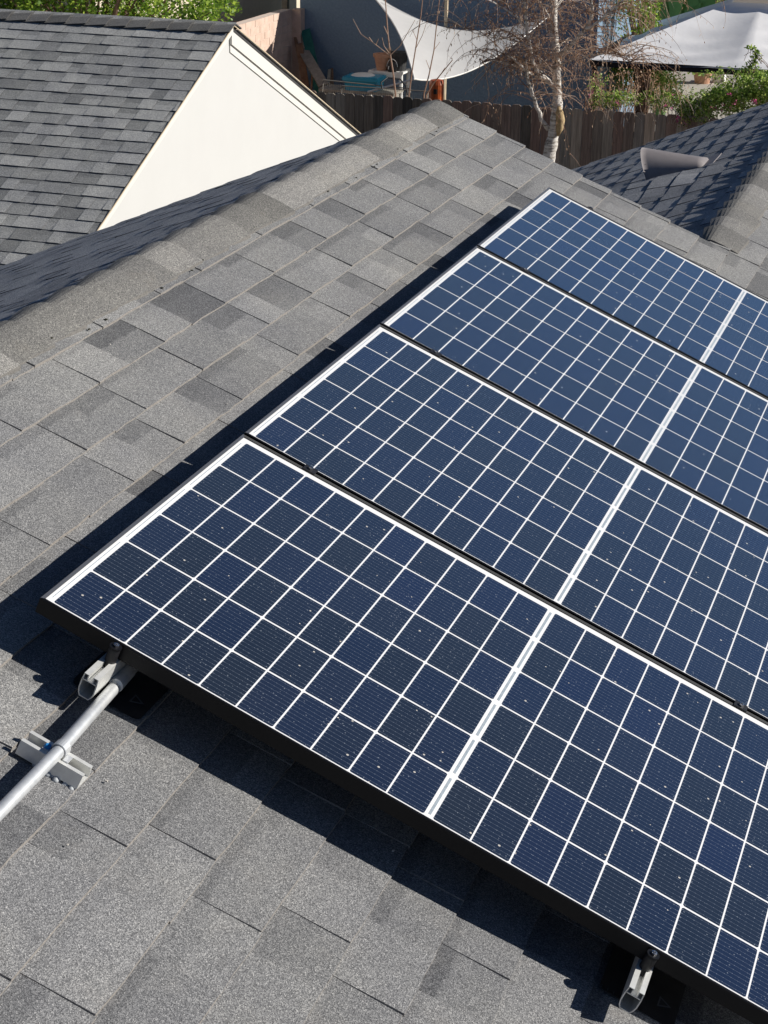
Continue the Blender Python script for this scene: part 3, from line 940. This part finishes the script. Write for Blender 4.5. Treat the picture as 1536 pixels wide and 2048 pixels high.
sl = thing('shade_sail', SB, 'off white triangular shade sail stretched in front of the blue house', 'shade sail')
part('cloth', sm, M['sail'], sl, smooth=True)
mb = MB()
n = 22
for idx in ([i * 23 for i in range(23)], [22 * 23 + j for j in range(23)], [j for j in range(23)]):
    mb.tube([sm.v[i] for i in idx], .010, 5)
part('hem', mb, M['rope'], sl)
mb = MB()
mb.tube([SB, at(735, 184, 22.4)], .014, 8)
pl = tag(part('white_pole', mb, M['rope'], origin=SB), 'thin white pole slanting down from the low corner of the shade sail', 'pole')
mb = MB()
P = at(893, 0, 26.3); mb.box((P.x, P.y, -2.9), (.05, .05, 3.0))
tag(part('sail_post', mb, M['palewood'], origin=(P.x, P.y, -4.4)), 'tan timber post rising behind the shade sail', 'post')
mb = MB(); mb.tube([SC, SC + Vector((.5, .1, .35))], .006, 5)
mb.tube([SA, SA + Vector((-.25, .5, .3))], .006, 5)
part('cord', mb, M['rope'], sl)

# ------------------------------------------------------------------ gazebo
ZE = -2.5
gz = thing('gazebo', (-2.15, 27.4, -4.4), 'garden gazebo with grey white cloth canopy on dark posts', 'gazebo')
GL = atz(1196, 108, ZE); GX = -2.18; hwz = GX - GL.x
YN = 25.15
apexY = YN + hwz
TY = apexY - .46
TP = at(1447, 3, TY)
TZ = TP.z
def canopy():
    mb = MB(); n = 32
    corners = [(GX - hwz, YN), (GX + hwz, YN), (GX + hwz, YN + 2 * hwz), (GX - hwz, YN + 2 * hwz)]
    tops = [(GX - .46, TY), (GX + .46, TY), (GX + .46, TY + .92), (GX - .46, TY + .92)]
    for k in range(4):
        a, b = Vector((*corners[k], ZE)), Vector((*corners[(k + 1) % 4], ZE))
        c, d_ = Vector((*tops[k], TZ)), Vector((*tops[(k + 1) % 4], TZ))
        vs = []; fs = []
        for i in range(n + 1):
            s = i / n
            for j in range(n + 1):
                t = j / n
                p = a.lerp(c, s).lerp(b.lerp(d_, s), t)
                p.z += .0 - .05 * (1 - s) * sin(2 * pi * min(t, 1 - t)) 
                p.z += .022 * sin(30 * s + 2.5 * sin(7 * t)) * (1 - s) * sin(pi * t) - .055 * sin(pi * 2 * min(t, 1 - t)) * sin(pi * s)
                vs.append(p)
        for i in range(n):
            for j in range(n):
                q = i * (n + 1) + j
                fs.append((q, q + 1, q + n + 2, q + n + 1))
        mb.add(vs, fs)
        # valance
    return mb
cm = canopy()
part('canopy', cm, M['canopy'], gz, smooth=True)
mb = MB()
for p in ((-.46, 0), (.46, 0), (.46, .92), (-.46, .92)): pass
c4 = [Vector((GX - .60, TY - .14, TZ + .10)), Vector((GX + .60, TY - .14, TZ + .10)), Vector((GX + .60, TY + 1.06, TZ + .10)), Vector((GX - .60, TY + 1.06, TZ + .10))]
ap = Vector((GX, TY + .46, TZ + .42))
mb.add(c4 + [ap], [(0, 1, 4), (1, 2, 4), (2, 3, 4), (3, 0, 4)])
part('vent_canopy', mb, M['canopy'], gz)
mb = MB()
for (x_, y_) in ((GX - hwz + .08, YN + .08), (GX + hwz - .08, YN + .08), (GX + hwz - .08, YN + 2 * hwz - .08), (GX - hwz + .08, YN + 2 * hwz - .08)):
    q = MB(); q.box((x_, y_, (-4.4 + ZE) / 2), (.07, .07, ZE + 4.4))
    part('post', q, M['darkpot'], gz)
q = MB()
hz = hwz - .02
q.box((GX, YN + .03, ZE - .05), (2 * hz, .04, .10)); q.box((GX, YN + 2 * hwz - .03, ZE - .05), (2 * hz, .04, .10))
q.box((GX - hz, apexY, ZE - .05), (.04, 2 * hz - .1, .10)); q.box((GX + hz, apexY, ZE - .05), (.04, 2 * hz - .1, .10))
part('beam', q, M['liner'], gz)
q = MB(); q.tube([(GX, YN + .2, ZE - .02), (GX, TY, TZ - .05)], .02, 6)
for s_ in (-1, 1): q.tube([(GX + s_ * (hwz - .1), YN + .1, ZE), (GX + s_ * .4, TY, TZ - .04)], .02, 6)
part('rafter', q, M['liner'], gz)

# pale curtain tied under the near left corner
# ------------------------------------------------------------------ yard clutter behind the fence
def plank(name, a, b, w_, th, mt, label, cat, wdir=Vector((1, 0, 0))):
    a, b = Vector(a), Vector(b); d = (b - a); L = d.length; d.normalize()
    wd = (wdir - d * wdir.dot(d)).normalized(); nd = d.cross(wd)
    mb = MB(); mb.box((a + b) / 2, (w_, th, L), 0, (wd, nd, d))
    return tag(part(name, mb, mt, origin=a), label, cat)
def base(P, z=-4.4): return Vector((P.x, P.y, z))
plank('plank', at(612, 190, 26.3), at(589, 66, 26.85), .05, .025, M['wood'], 'thin brown batten leaning in the corner by the block wall', 'plank')
plank('plank', at(612, 175, 26.2), at(598, 88, 26.7), .12, .03, M['wood'], 'broad brown plank leaning beside the block wall pier', 'plank')
plank('plank', at(640, 190, 26.2), at(611, 60, 26.9), .16, .03, M['greenboard'], 'green painted board leaning on the blue wall', 'plank')
plank('plank', at(648, 172, 25.9), at(606, 100, 26.7), .17, .05, M['greypole'], 'grey weathered beam leaning against the blue wall', 'plank')
plank('broom_handle', at(622, 185, 25.9), at(628, 112, 26.7), .03, .03, M['wood'], 'thin brown handle standing in front of the grey beam', 'handle')
plank('plank', at(664, 172, 26.3), at(663, 138, 26.9), .06, .03, M['wood'], 'short brown offcut left of the blue storage bin', 'plank')
plank('plank', at(656, 172, 26.2), at(659, 140, 26.85), .05, .03, M['palewood'], 'short pale offcut beside the brown one at the blue wall', 'plank')
mb = MB()
rr = random.Random(2)
P = at(607, 172, 25.6)
mb.lathe(base(P, -3.75), [(0, 0), (.16, .02), (.20, .18), (.18, .34), (.10, .42), (0, .44)], 12)
tag(part('burlap_sack', mb, M['wood'], origin=base(P, -3.75), smooth=True), 'brown slumped sack at the foot of the leaning planks', 'sack')

# low bench carrying the bin
P = at(722, 178, 25.6)
bench = thing('wooden_bench', base(P), 'low timber bench hidden behind the fence under the storage bin', 'bench')
mb = MB(); mb.box((P.x, P.y, P.z - .02), (1.3, .5, .04)); part('seat', mb, M['greypole'], bench)
for sx in (-.55, .55):
    mb = MB(); mb.box((P.x + sx, P.y, (P.z - .04 - 4.4) / 2), (.08, .4, P.z - .04 + 4.4)); part('leg', mb, M['greypole'], bench)
binr = thing('storage_bin', (P.x, P.y, P.z), 'teal blue plastic storage bin with pale lid', 'storage bin')
bx0 = at(690, 178, 25.45).x; bx1 = at(757, 178, 25.45).x; bz = at(720, 153, 25.45).z
mb = MB()
zl = P.z
mb.add([(bx0 + .03, 25.4, zl), (bx1 - .03, 25.4, zl), (bx1 - .03, 25.75, zl), (bx0 + .03, 25.75, zl), (bx0, 25.37, bz), (bx1, 25.37, bz), (bx1, 25.78, bz), (bx0, 25.78, bz)],
       [(0, 3, 2, 1), (4, 5, 6, 7), (0, 1, 5, 4), (1, 2, 6, 5), (2, 3, 7, 6), (3, 0, 4, 7)])
part('tub', mb, M['teal'], binr)
mb = MB(); mb.box(((bx0 + bx1) / 2, 25.575, bz - .035), (bx1 - bx0 + .03, .45, .05)); part('rim', mb, M['teal'], binr)
mb = MB(); mb.lathe(((bx0 + bx1) / 2 - .03, 25.6, bz + .001), [(0, .03), (.15, .025), (.2, 0)], 20); part('lid', mb, M['white_plastic'], binr, smooth=True)
# screens
def screen(a, b, h, label):
    a = Vector(a); b = Vector(b)
    r = thing('window_screen', a, label, 'window screen', 'window screens leaning behind the fence')
    up = Vector((0, .25, 1)).normalized() * h
    mb = MB()
    for p, q in ((a, b), (a + up, b + up), (a, a + up), (b, b + up)): mb.tube([p, q], .009, 4)
    part('frame', mb, M['greypole'], r)
    mb = MB()
    for i in range(1, 40):
        p = a.lerp(b, i / 40); mb.tube([p, p + up], .0012, 3, caps=False)
    for i in range(1, 10):
        mb.tube([a + up * i / 10, b + up * i / 10], .0012, 3, caps=False)
    tag(part('mesh', mb, M['screen'], r), kind='stuff')
a1 = at(637, 186, 22.4); b1 = at(812, 196, 22.4)
screen((a1.x, 22.4, at(637, 163, 22.4).z - .85), (b1.x, 22.4, at(812, 181, 22.4).z - .85), .87, 'long grey window screen leaning behind the fence')
screen((at(677, 175, 22.0).x, 22.0, at(677, 175, 22).z - .6), (at(850, 190, 22).x, 22.0, at(850, 186, 22).z - .6), .62, 'shorter pale window screen in front of the long one')

# resin table with pots
tz = at(780, 143, 26).z
tx0, tx1 = at(743, 143, 26).x, at(811, 143, 26).x
tb = thing('resin_table', ((tx0 + tx1) / 2, 26.0, -4.4), 'white resin side table carrying flower pots by the blue wall', 'table')
mb = MB(); mb.box(((tx0 + tx1) / 2, 26.05, tz), (tx1 - tx0, .45, .03)); mb.box(((tx0 + tx1) / 2, 25.84, tz - .035), (tx1 - tx0 - .04, .02, .06)); part('tabletop', mb, M['white_plastic'], tb)
for sx in (tx0 + .03, tx1 - .03):
    for sy in (25.86, 26.24):
        mb = MB(); mb.tube([(sx, sy, -4.4), (sx, sy, tz + .03)], .032, 8); part('leg', mb, M['white_plastic'], tb)
Pp = at(764, 140, 26)
mb = MB(); zz = tz + .0155
mb.lathe((Pp.x, 26.02, zz), [(0, 0), (.095, 0), (.135, .21), (.155, .21), (.158, .26), (.140, .26), (.135, .23), (0, .22)], 20)
tag(part('terracotta_pot', mb, M['terracotta'], origin=(Pp.x, 26.02, zz)), 'terracotta flower pot on the white resin table', 'flower pot')
P3 = at(786, 139, 25.95)
lan = thing('lantern', (P3.x, 25.9, zz), 'small dark round handled lantern between the pots on the table', 'lantern')
mb = MB(); mb.lathe((P3.x, 25.9, zz), [(0, 0), (.07, 0), (.08, .06), (.07, .14), (0, .16)], 12); part('body', mb, M['darkpot'], lan, smooth=True)
mb = MB(); mb.tube([(P3.x + .09 * cos(a), 25.9, zz + .08 + .12 * sin(a)) for a in [pi * k / 10 for k in range(11)]], .007, 5); part('handle', mb, M['alu'], lan)
mb = MB(); mb.box((P3.x - .03, 25.835, zz + .07), (.03, .01, .05)); mb.box((P3.x + .02, 25.835, zz + .05), (.03, .01, .06)); part('window', mb, M['white_plastic'], lan)
P3 = at(775, 118, 26.2)
mb = MB()
mb.prism([(P3.x - .09, 26.2, zz), (P3.x + .09, 26.2, zz), (P3.x + .09, 26.2, zz + .22), (P3.x, 26.2, zz + .33), (P3.x - .09, 26.2, zz + .22)], (0, .14, 0))
tag(part('birdhouse', mb, M['greypole'], origin=(P3.x, 26.2, zz)), 'small pale grey birdhouse behind the terracotta pot', 'birdhouse')
P3 = at(799, 137, 26.1)
mb = MB(); mb.lathe((P3.x, 26.08, zz), [(0, 0), (.11, 0), (.14, .25), (.145, .30), (.12, .30), (0, .26)], 16)
tag(part('planter', mb, M['darkpot'], origin=(P3.x, 26.08, zz)), 'dark planter at the right end of the white table', 'planter')
# orange glazed chiminea seen through / behind the fence
P3 = at(873, 190, 22.6)
ch = thing('fire_pot', (P3.x, 22.6, -4.4), 'glossy rust orange garden drum with black opening below the sail', 'garden drum')
mb = MB(); zt2 = at(873, 160, 22.6).z
mb.lathe((P3.x, 22.6, -4.4), [(0, 0), (.112, 0), (.112, zt2 + 4.34), (.095, zt2 + 4.40), (0, zt2 + 4.42)], 20); part('body', mb, M['orange'], ch, smooth=False)
mb = MB(); mb.box((P3.x + .02, 22.47, at(878, 184, 22.47).z), (.05, .012, .07)); part('opening', mb, M['black'], ch)
mb = MB(); mb.tube([(P3.x + .122, 22.56, -4.4), (P3.x + .122, 22.56, zt2 + .02)], .012, 6); part('rim_strip', mb, M['palewood'], ch)
mb = MB()
rr = random.Random(12)
pp = [at(765, 180, 21.7) + Vector((0, 0, .0)), at(762, 165, 21.7), at(775, 155, 21.8), at(800, 158, 21.9), at(812, 172, 21.9), at(815, 190, 21.9)]
mb.tube(pp, .012, 6)
tag(part('garden_hose', mb, M['black'], origin=pp[0]), 'black hose looped above the fence in front of the blue bin', 'hose')

# ------------------------------------------------------------------ saplings at the fence
def wiggle(p, q, n, amp, rr):
    p, q = Vector(p), Vector(q); out = []
    for i in range(n + 1):
        t = i / n
        o = Vector((rr.uniform(-1, 1), rr.uniform(-1, 1), rr.uniform(-1, 1))) * amp * (sin(pi * t) if 0 < t < 1 else 0)
        out.append(p.lerp(q, t) + o)
    return out
rs = random.Random(31)
def sapling(base_px, polys, Y, label, rad):
    B = at(base_px[0], base_px[1], Y)
    r = thing('sapling', (B.x, Y, -4.4), label, 'sapling', 'bare saplings along the fence')
    mb = MB()
    st = [Vector((B.x, Y, -4.4))] + [at(x_, y_, Y) for x_, y_ in polys[0]]
    mb.tube(st, [rad] + [rad * (1 - .6 * i / len(st)) for i in range(len(st) - 1)], 6)
    part('stem', mb, M['twig'], r)
    mb = MB()
    for pl_ in polys[1:]:
        pts = [at(x_, y_, Y + rs.uniform(-.1, .1) * (i > 0)) for i, (x_, y_) in enumerate(pl_)]
        mb.tube(pts, [rad * .55 * (1 - .7 * i / len(pts)) for i in range(len(pts))], 5, tone=.7)
    part('branches', mb, M['twig'], r)
sapling((791, 187), [[(791, 187), (787, 150), (781, 112), (776, 70), (773, 30), (770, -10)], [(781, 112), (750, 88), (722, 68), (706, 38)], [(776, 70), (768, 52)], [(781, 110), (768, 92), (764, 75)], [(781, 110), (800, 92), (815, 66), (830, 40)], [(745, 84), (738, 74)], [(752, 90), (757, 78)]], 21.35, 'bare sapling with one long branch reaching left in front of the blue wall', .013)
sapling((818, 190), [[(818, 190), (826, 130), (834, 80), (842, 30), (846, -10)], [(834, 80), (825, 60)], [(830, 100), (845, 70), (858, 30)]], 21.35, 'slender bare sapling crossing the low tip of the shade sail', .010)
sapling((848, 188), [[(848, 188), (858, 150), (868, 100), (874, 40), (880, -10)], [(868, 100), (880, 84)], [(860, 140), (852, 120)]], 21.35, 'bare sapling rising in front of the middle of the shade sail', .010)
sapling((853, 190), [[(853, 190), (866, 168), (882, 148), (905, 120)], [(882, 148), (890, 135)]], 21.4, 'short leaning bare sapling beside the orange drum', .010)

# ------------------------------------------------------------------ birch
YB = 18.5
birch = thing('birch_tree', at(1098, 318, YB).xy.to_3d() + Vector((0, 0, -4.4)), 'white barked weeping birch with bare brown hanging twigs', 'tree')
def px(pts, Y0, Y1=None):
    n = len(pts); Y1 = Y0 if Y1 is None else Y1
    return [at(x_, y_, Y0 + (Y1 - Y0) * i / (n - 1)) for i, (x_, y_) in enumerate(pts)]
def smoothp(p, it=2):
    for _ in range(it):
        q = [p[0]]
        for a, b in zip(p[:-1], p[1:]): q += [a.lerp(b, .25), a.lerp(b, .75)]
        q.append(p[-1]); p = q
    return p
tp = px([(1096, 330), (1099, 305), (1105, 280), (1110, 250), (1114, 220), (1115, 190), (1113, 165), (1112, 130), (1112, 100), (1107, 60), (1108, 20), (1110, -50), (1116, -160)], YB)
tp = [Vector((tp[0].x - .02, YB, -4.4)), Vector((tp[0].x, YB, -3.4))] + tp
tps = smoothp(tp)
mb = MB()
tr = []
for i, p in enumerate(tps):
    y_ = proj(p)[1]
    tr.append(.085 if y_ > 330 else .078 if y_ > 280 else .066 if y_ > 200 else .055 if y_ > 120 else .047 if y_ > 40 else .040)
tr = [r * (1 + .05 * sin(i * 1.7)) for i, r in enumerate(tr)]
mb.tube(tps, tr, 14)
part('trunk', mb, M['bark'], birch, smooth=True)
mb = MB()
sc_ = px([(1117, 212), (1119, 225), (1121, 240), (1119, 258), (1116, 272)], YB - .045)
mb.tube(sc_, [.02, .048, .055, .045, .012], 9)
tag(part('bark_scar', mb, M['scar'], birch, smooth=True), 'bare tan wood where the bark has peeled')
limbs = [
 (px([(1096, 258), (1083, 240), (1072, 210), (1060, 175), (1053, 148), (1052, 120)], YB, YB - .5), .032),
 (px([(1108, 172), (1092, 158), (1075, 148), (1062, 112), (1056, 80), (1054, 50), (1050, 5), (1046, -60)], YB, YB - .8), .034),
 (px([(1092, 160), (1070, 150), (1048, 140), (1030, 118), (1012, 110)], YB, YB - .9), .022),
 (px([(1115, 114), (1135, 97), (1155, 75), (1172, 57), (1186, 30), (1180, -10), (1175, -60)], YB, YB - .5), .030),
 (px([(1170, 60), (1195, 45), (1218, 25), (1245, 2), (1280, -30)], YB - .4, YB - .9), .018),
 (px([(1110, 60), (1090, 20), (1070, -10), (1040, -50)], YB, YB + .7), .020),
 (px([(1108, 20), (1140, -20), (1180, -60)], YB, YB + .8), .022),
 (px([(1120, 130), (1150, 118), (1190, 109), (1222, 107), (1250, 112), (1262, 125)], YB, YB - .8), .010),
 (px([(1058, 95), (1025, 78), (990, 76), (955, 68), (925, 55)], YB - .5, YB - 1.0), .012),
 (px([(1056, 60), (1030, 30), (990, 5), (950, -15)], YB - .5, YB - 1.0), .014),
 (px([(1050, 140), (1020, 128), (985, 118), (960, 128)], YB - .4, YB - .7), .010),
 (px([(1105, -30), (1060, -60), (990, -70), (920, -60)], YB, YB - .9), .018),
 (px([(1110, -50), (1180, -90), (1260, -80), (1330, -50)], YB, YB - .9), .018),
 (px([(1175, -10), (1220, -30), (1270, -20), (1310, 5)], YB - .4, YB - .2), .012),
 (px([(1110, -60), (1120, -120), (1200, -140), (1290, -110)], YB, YB + .9), .016),
 (px([(1085, 150), (1078, 135), (1080, 120), (1076, 108)], YB - .2, YB - .3), .010),
]
for pts, r in limbs:
    mb = MB(); q = smoothp(pts, 2)
    q = [p + Vector((rs.uniform(-1, 1), rs.uniform(-1, 1), rs.uniform(-1, 1))) * .008 for p in q]
    mb.tube(q, [r * (1 - .65 * i / len(q)) for i in range(len(q))], 8, tone=.7)
    part('limb', mb, M['bark'], birch, smooth=True)
# hanging twigs
rt = random.Random(77)
tw = MB(); ck = MB()
def leafq(mb, p, d, L, w_, rr, tone):
    d = d.normalized(); s = Vector((rr.uniform(-1, 1), rr.uniform(-1, 1), rr.uniform(-1, 1))).cross(d)
    if s.length < 1e-3: s = Vector((1, 0, 0))
    s = s.normalized() * w_ / 2
    mb.add([p, p + d * L * .5 + s, p + d * L, p + d * L * .5 - s], [(0, 1, 2, 3)], 0, tone)
def twig(p, d, L, r, depth=0):
    n = max(4, int(L / .09)); pts = [p.copy()]; q = p.copy(); dd = d.normalized()
    for i in range(n):
        dd = (dd + Vector((rt.uniform(-.26, .26), rt.uniform(-.26, .26), -.17 - .08 * i / n + rt.uniform(-.16, .16)))).normalized()
        q = q + dd * (L / n); pts.append(q.copy())
    tone = rt.uniform(.1, 1.0)
    tw.tube(pts, [r * (1 - .7 * i / n) for i in range(n + 1)], 3, caps=False, tone=tone)
    for i in range(1, n + 1):
        m_ = 1 if rt.random() < .75 else 2
        for _ in range(m_):
            if rt.random() < .85:
                leafq(ck, pts[i] + Vector((rt.uniform(-.01, .01), rt.uniform(-.01, .01), 0)), Vector((rt.uniform(-.5, .5), rt.uniform(-.5, .5), -1)), rt.uniform(.020, .046), rt.uniform(.006, .013), rt, rt.uniform(0, 1))
        if depth < 1 and rt.random() < .22:
            twig(pts[i], dd + Vector((rt.uniform(-.8, .8), rt.uniform(-.8, .8), rt.uniform(-.2, .4))), L * rt.uniform(.3, .6), r * .6, depth + 1)
for k_, (pts, r) in enumerate(limbs):
    q = smoothp(pts, 2)
    seg = sum((a - b).length for a, b in zip(q[:-1], q[1:]))
    cnt = int(seg * 34) + 6
    for _ in range(cnt):
        i = rt.randrange(int(len(q) * .3), len(q))
        side = Vector((rt.uniform(-1.2, 1.2), rt.uniform(-.3, 1), rt.uniform(.1, 1.1)))
        twig(q[i], side, rt.uniform(.28, .85), rt.uniform(.0040, .0068))
for _ in range(30):
    i = rt.randrange(int(len(tps) * .55), len(tps))
    twig(tps[i], Vector((rt.uniform(-1, 1), rt.uniform(-.1, 1), rt.uniform(.2, 1))), rt.uniform(.4, .9), .0045)
tag(part('twigs', tw, M['twig'], birch), kind='stuff')
tag(part('catkins', ck, M['catkin'], birch), kind='stuff')

# ------------------------------------------------------------------ foliage
def leaves(mb, rr, c, rad, n, size, gap=0.0, lit=None):
    c = Vector(c)
    for _ in range(n):
        while True:
            d = Vector((rr.uniform(-1, 1), rr.uniform(-1, 1), rr.uniform(-1, 1)))
            if .25 < d.length < 1: break
        d *= (.55 + .45 * d.length) 
        p = c + Vector((d.x * rad[0], d.y * rad[1], d.z * rad[2]))
        s = rr.uniform(.6, 1.25) * size
        ax = Vector((rr.uniform(-1, 1), rr.uniform(-1, 1), rr.uniform(-.5, .8))).normalized()
        leafq(mb, p, ax, s, s * .62, rr, rr.uniform(0, 1))
rl = random.Random(9)
# hedge crown behind the garage ridge
hb = thing('hedge_tree', (-7.8, 15.2, -4.4), 'leafy lime green tree rising behind the garage ridge', 'tree')
mb = MB(); tk = MB()
for k in range(170):
    x_ = rl.uniform(-300, 425); y_ = rl.uniform(-120, 85)
    Yq = rl.uniform(14.0, 16.2)
    if x_ > 330 and y_ < (x_ - 330) * .1 - 40: continue
    P = at(x_, y_, Yq)
    leaves(mb, rl, P, (rl.uniform(.16, .30),) * 3, 210, .050)
    tk.tube([Vector((-7.8, 15.2, -2.4)), P.lerp(Vector((-7.8, 15.2, -1.6)), .45), P], [.03, .015, .006], 4, tone=.2)
for k in range(26):
    P = at(rl.uniform(420, 478), rl.uniform(-25, 30), rl.uniform(14.4, 15.2)); leaves(mb, rl, P, (.07, .07, .07), 14, .04)
part('crown', mb, M['leaf_lime'], hb)
tk.tube([(-7.8, 15.2, -4.4), (-7.75, 15.2, -3.2), (-7.8, 15.2, -2.3)], [.11, .09, .07], 8, tone=.2)
part('trunk', tk, M['twig'], hb)

# flowering vine over the fence
vine = thing('flowering_vine', (-2.0, 21.3, -4.4), 'green vine with pink flowers tumbling over the right end of the fence', 'vine')
mb = MB(); fb = MB(); sb = MB()
def clus(x_, y_, Y, r, n, size=.042):
    leaves(mb, rl, at(x_, y_, Y), (r, r * .8, r), n, size)
    sb.tube(wiggle(at(x_, y_, Y), at(x_ + rl.uniform(-30, 30), y_ + rl.uniform(15, 40), Y + .05), 4, .02, rl), .0035, 3, caps=False, tone=.3)
for k in range(200):                                   # main bank at the right
    x_ = rl.uniform(1360, 1640)
    lo = 228 - (x_ - 1360) * .25; hi_ = 205 - (x_ - 1360) * .36 if x_ < 1470 else 152
    y_ = rl.uniform(hi_, lo + 20)
    clus(x_, y_, rl.uniform(21.0, 21.9), rl.uniform(.08, .15), 62)
for k in range(46):                                   # strip along the fence top
    x_ = rl.uniform(1185, 1400)
    clus(x_, rl.uniform(188, 212), rl.uniform(21.05, 21.4), rl.uniform(.05, .09), 34, .034)
for k in range(26):
    clus(rl.uniform(1180, 1215), rl.uniform(150, 208), rl.uniform(21.2, 21.5), .05, 12, .032)
for k in range(24):
    clus(rl.uniform(1360, 1420), rl.uniform(210, 246), rl.uniform(20.8, 21.0), .05, 14, .032)
for k in range(30):
    clus(rl.uniform(1410, 1536), rl.uniform(138, 165), rl.uniform(21.3, 21.9), .06, 14, .036)
for k in range(34):
    t_ = rl.random(); clus(1500 + 14 * sin(t_ * 4) + rl.uniform(-8, 8), 92 + 50 * t_, 21.6, .03, 6, .045)
for k in range(30):
    x_, y_ = rl.choice(((1462, 195), (1468, 210), (1505, 205), (1340, 222), (1332, 215), (1368, 246), (1357, 240), (1345, 190), (1425, 215), (1183, 190), (1236, 207), (1442, 218)))
    P = at(x_ + rl.gauss(0, 4), y_ + rl.gauss(0, 4), 20.8 + rl.uniform(-.05, .05)); leaves(fb, rl, P, (.022, .022, .022), 6, .026)
for k in range(40):
    x_ = rl.uniform(1200, 1400)
    sb.tube(wiggle(at(x_, rl.uniform(170, 205), 21.1), at(x_ + rl.uniform(-25, 45), rl.uniform(225, 250), 20.9), 5, .03, rl), .003, 3, caps=False, tone=.8)
part('leaves', mb, M['leaf_green'], vine)
tag(part('flowers', fb, M['bract'], vine), kind='stuff')
part('stems', sb, M['twig'], vine)
# dry reddish shrub under the birch
dry = thing('dry_shrub', (-3.0, 21.5, -4.4), 'straggly half dry shrub with russet leaves behind the fence', 'shrub')
mb = MB(); sb = MB()
for k in range(70):
    x_ = rl.uniform(1170, 1340); y_ = rl.uniform(140, 205)
    P = at(x_, y_, rl.uniform(21.3, 22.2)); leaves(mb, rl, P, (.10, .10, .10), 12, .03)
    sb.tube(wiggle(Vector((P.x + rl.uniform(-.2, .2), P.y, -3.2)), P, 5, .04, rl), .004, 3, caps=False, tone=.6)
part('leaves', mb, M['catkin'], dry)
part('stems', sb, M['twig'], dry)

# banana plant and background greenery beyond the gazebo
ban = thing('banana_plant', at(1340, 30, 31).xy.to_3d() + Vector((0, 0, -4.4)), 'banana plant with broad bright green leaves behind the gazebo', 'banana plant')
mb = MB()
for (x0, y0, x1, y1, w_) in ((1330, 70, 1400, -10, .5), (1320, 70, 1300, -30, .45), (1345, 60, 1440, -30, .5), (1310, 90, 1280, 10, .4), (1335, 75, 1350, -60, .45)):
    a = at(x0, y0, 31); b = at(x1, y1, 31)
    b.z += .1
    d_ = (b - a); L = d_.length; d_.normalize(); s = d_.cross(Vector((-.2, -1, .5))).normalized()
    vs = []; n = 10
    for i in range(n + 1):
        t_ = i / n; c = a + d_ * L * t_ + Vector((0, 0, -.25 * t_ * t_)); wv = w_ * .5 * (sin(pi * min(1, t_ * .92 + .06)) ** .6)
        vs += [c - s * wv + Vector((0, 0, .06)), c, c + s * wv + Vector((0, 0, .06))]
    leaf = MB(); leaf.add(vs, [(3 * i + j, 3 * i + j + 1, 3 * i + j + 4, 3 * i + j + 3) for i in range(n) for j in (0, 1)])
    part('leaf', leaf, M['banana'], ban)
P = at(1328, 80, 31)
mb.tube([Vector((P.x, 31, -4.4)), P], [.12, .07], 8, tone=.4); part('stem', mb, M['banana'], ban)
hd = thing('back_hedge', (-2.5, 33.5, -4.4), 'dark green hedge far behind the gazebo and birch', 'hedge')
mb = MB()
for k in range(150):
    P = at(rl.uniform(1225, 1560), rl.uniform(-60, 128), rl.uniform(33.2, 34.4)); leaves(mb, rl, P, (.28, .28, .28), 60, .10)
part('foliage', mb, M['leaf_green'], hd)
tsb = thing('tall_shrub', (-4.1, 28.0, -4.4), 'tall loose olive green shrub between the blue house end wall and the gazebo canopy', 'shrub')
mb = MB(); sb = MB()
for k in range(60):
    P = at(rl.uniform(1240, 1318), rl.uniform(-60, 78), rl.uniform(27.6, 28.6)); leaves(mb, rl, P, (.13, .13, .16), 42, .055)
    sb.tube([Vector((-4.1 + rl.uniform(-.1, .1), 28.0, -4.4)), P.lerp(Vector((-4.1, 28.0, -3.6)), .5), P], [.014, .009, .004], 4, caps=False, tone=.4)
part('leaves', mb, M['leaf_lime'], tsb)
part('stems', sb, M['twig'], tsb)
# foliage added to stand in for the dark shade under the gazebo
sh = thing('shade_filler_shrub', (-4.3, 28.6, -4.4), 'added leafy shrub standing in for the dark shade under the gazebo canopy', 'shrub')
mb = MB()
for k in range(110):
    P = at(rl.uniform(1222, 1352), rl.uniform(112, 205), rl.uniform(28.0, 29.4)); leaves(mb, rl, P, (.2, .2, .2), 60, .06)
part('foliage', mb, M['leaf_green'], sh)
# things standing on the sunny patio
P = atz(1404, 166, -4.34)
mb = MB(); mb.lathe((P.x, P.y, -4.34), [(0, 0), (.15, 0), (.19, .20), (.21, .20), (.21, .25), (.17, .25), (0, .22)], 20)
tag(part('terracotta_pot', mb, M['terracotta'], origin=(P.x, P.y, -4.34)), 'large terracotta pot on the sunny patio beyond the vine', 'flower pot')
P = atz(1437, 164, -4.34)
mb = MB(); mb.box((P.x, P.y, -4.24), (.26, .25, .20)); mb.box((P.x, P.y, -4.13), (.29, .28, .02))
tag(part('patio_box', mb, M['white_plastic'], origin=(P.x, P.y, -4.34)), 'small white box beside the terracotta pot on the patio', 'box')
print('objects', len(bpy.data.objects), 'tris', sum(len(m_.polygons) * 2 for m_ in bpy.data.meshes))
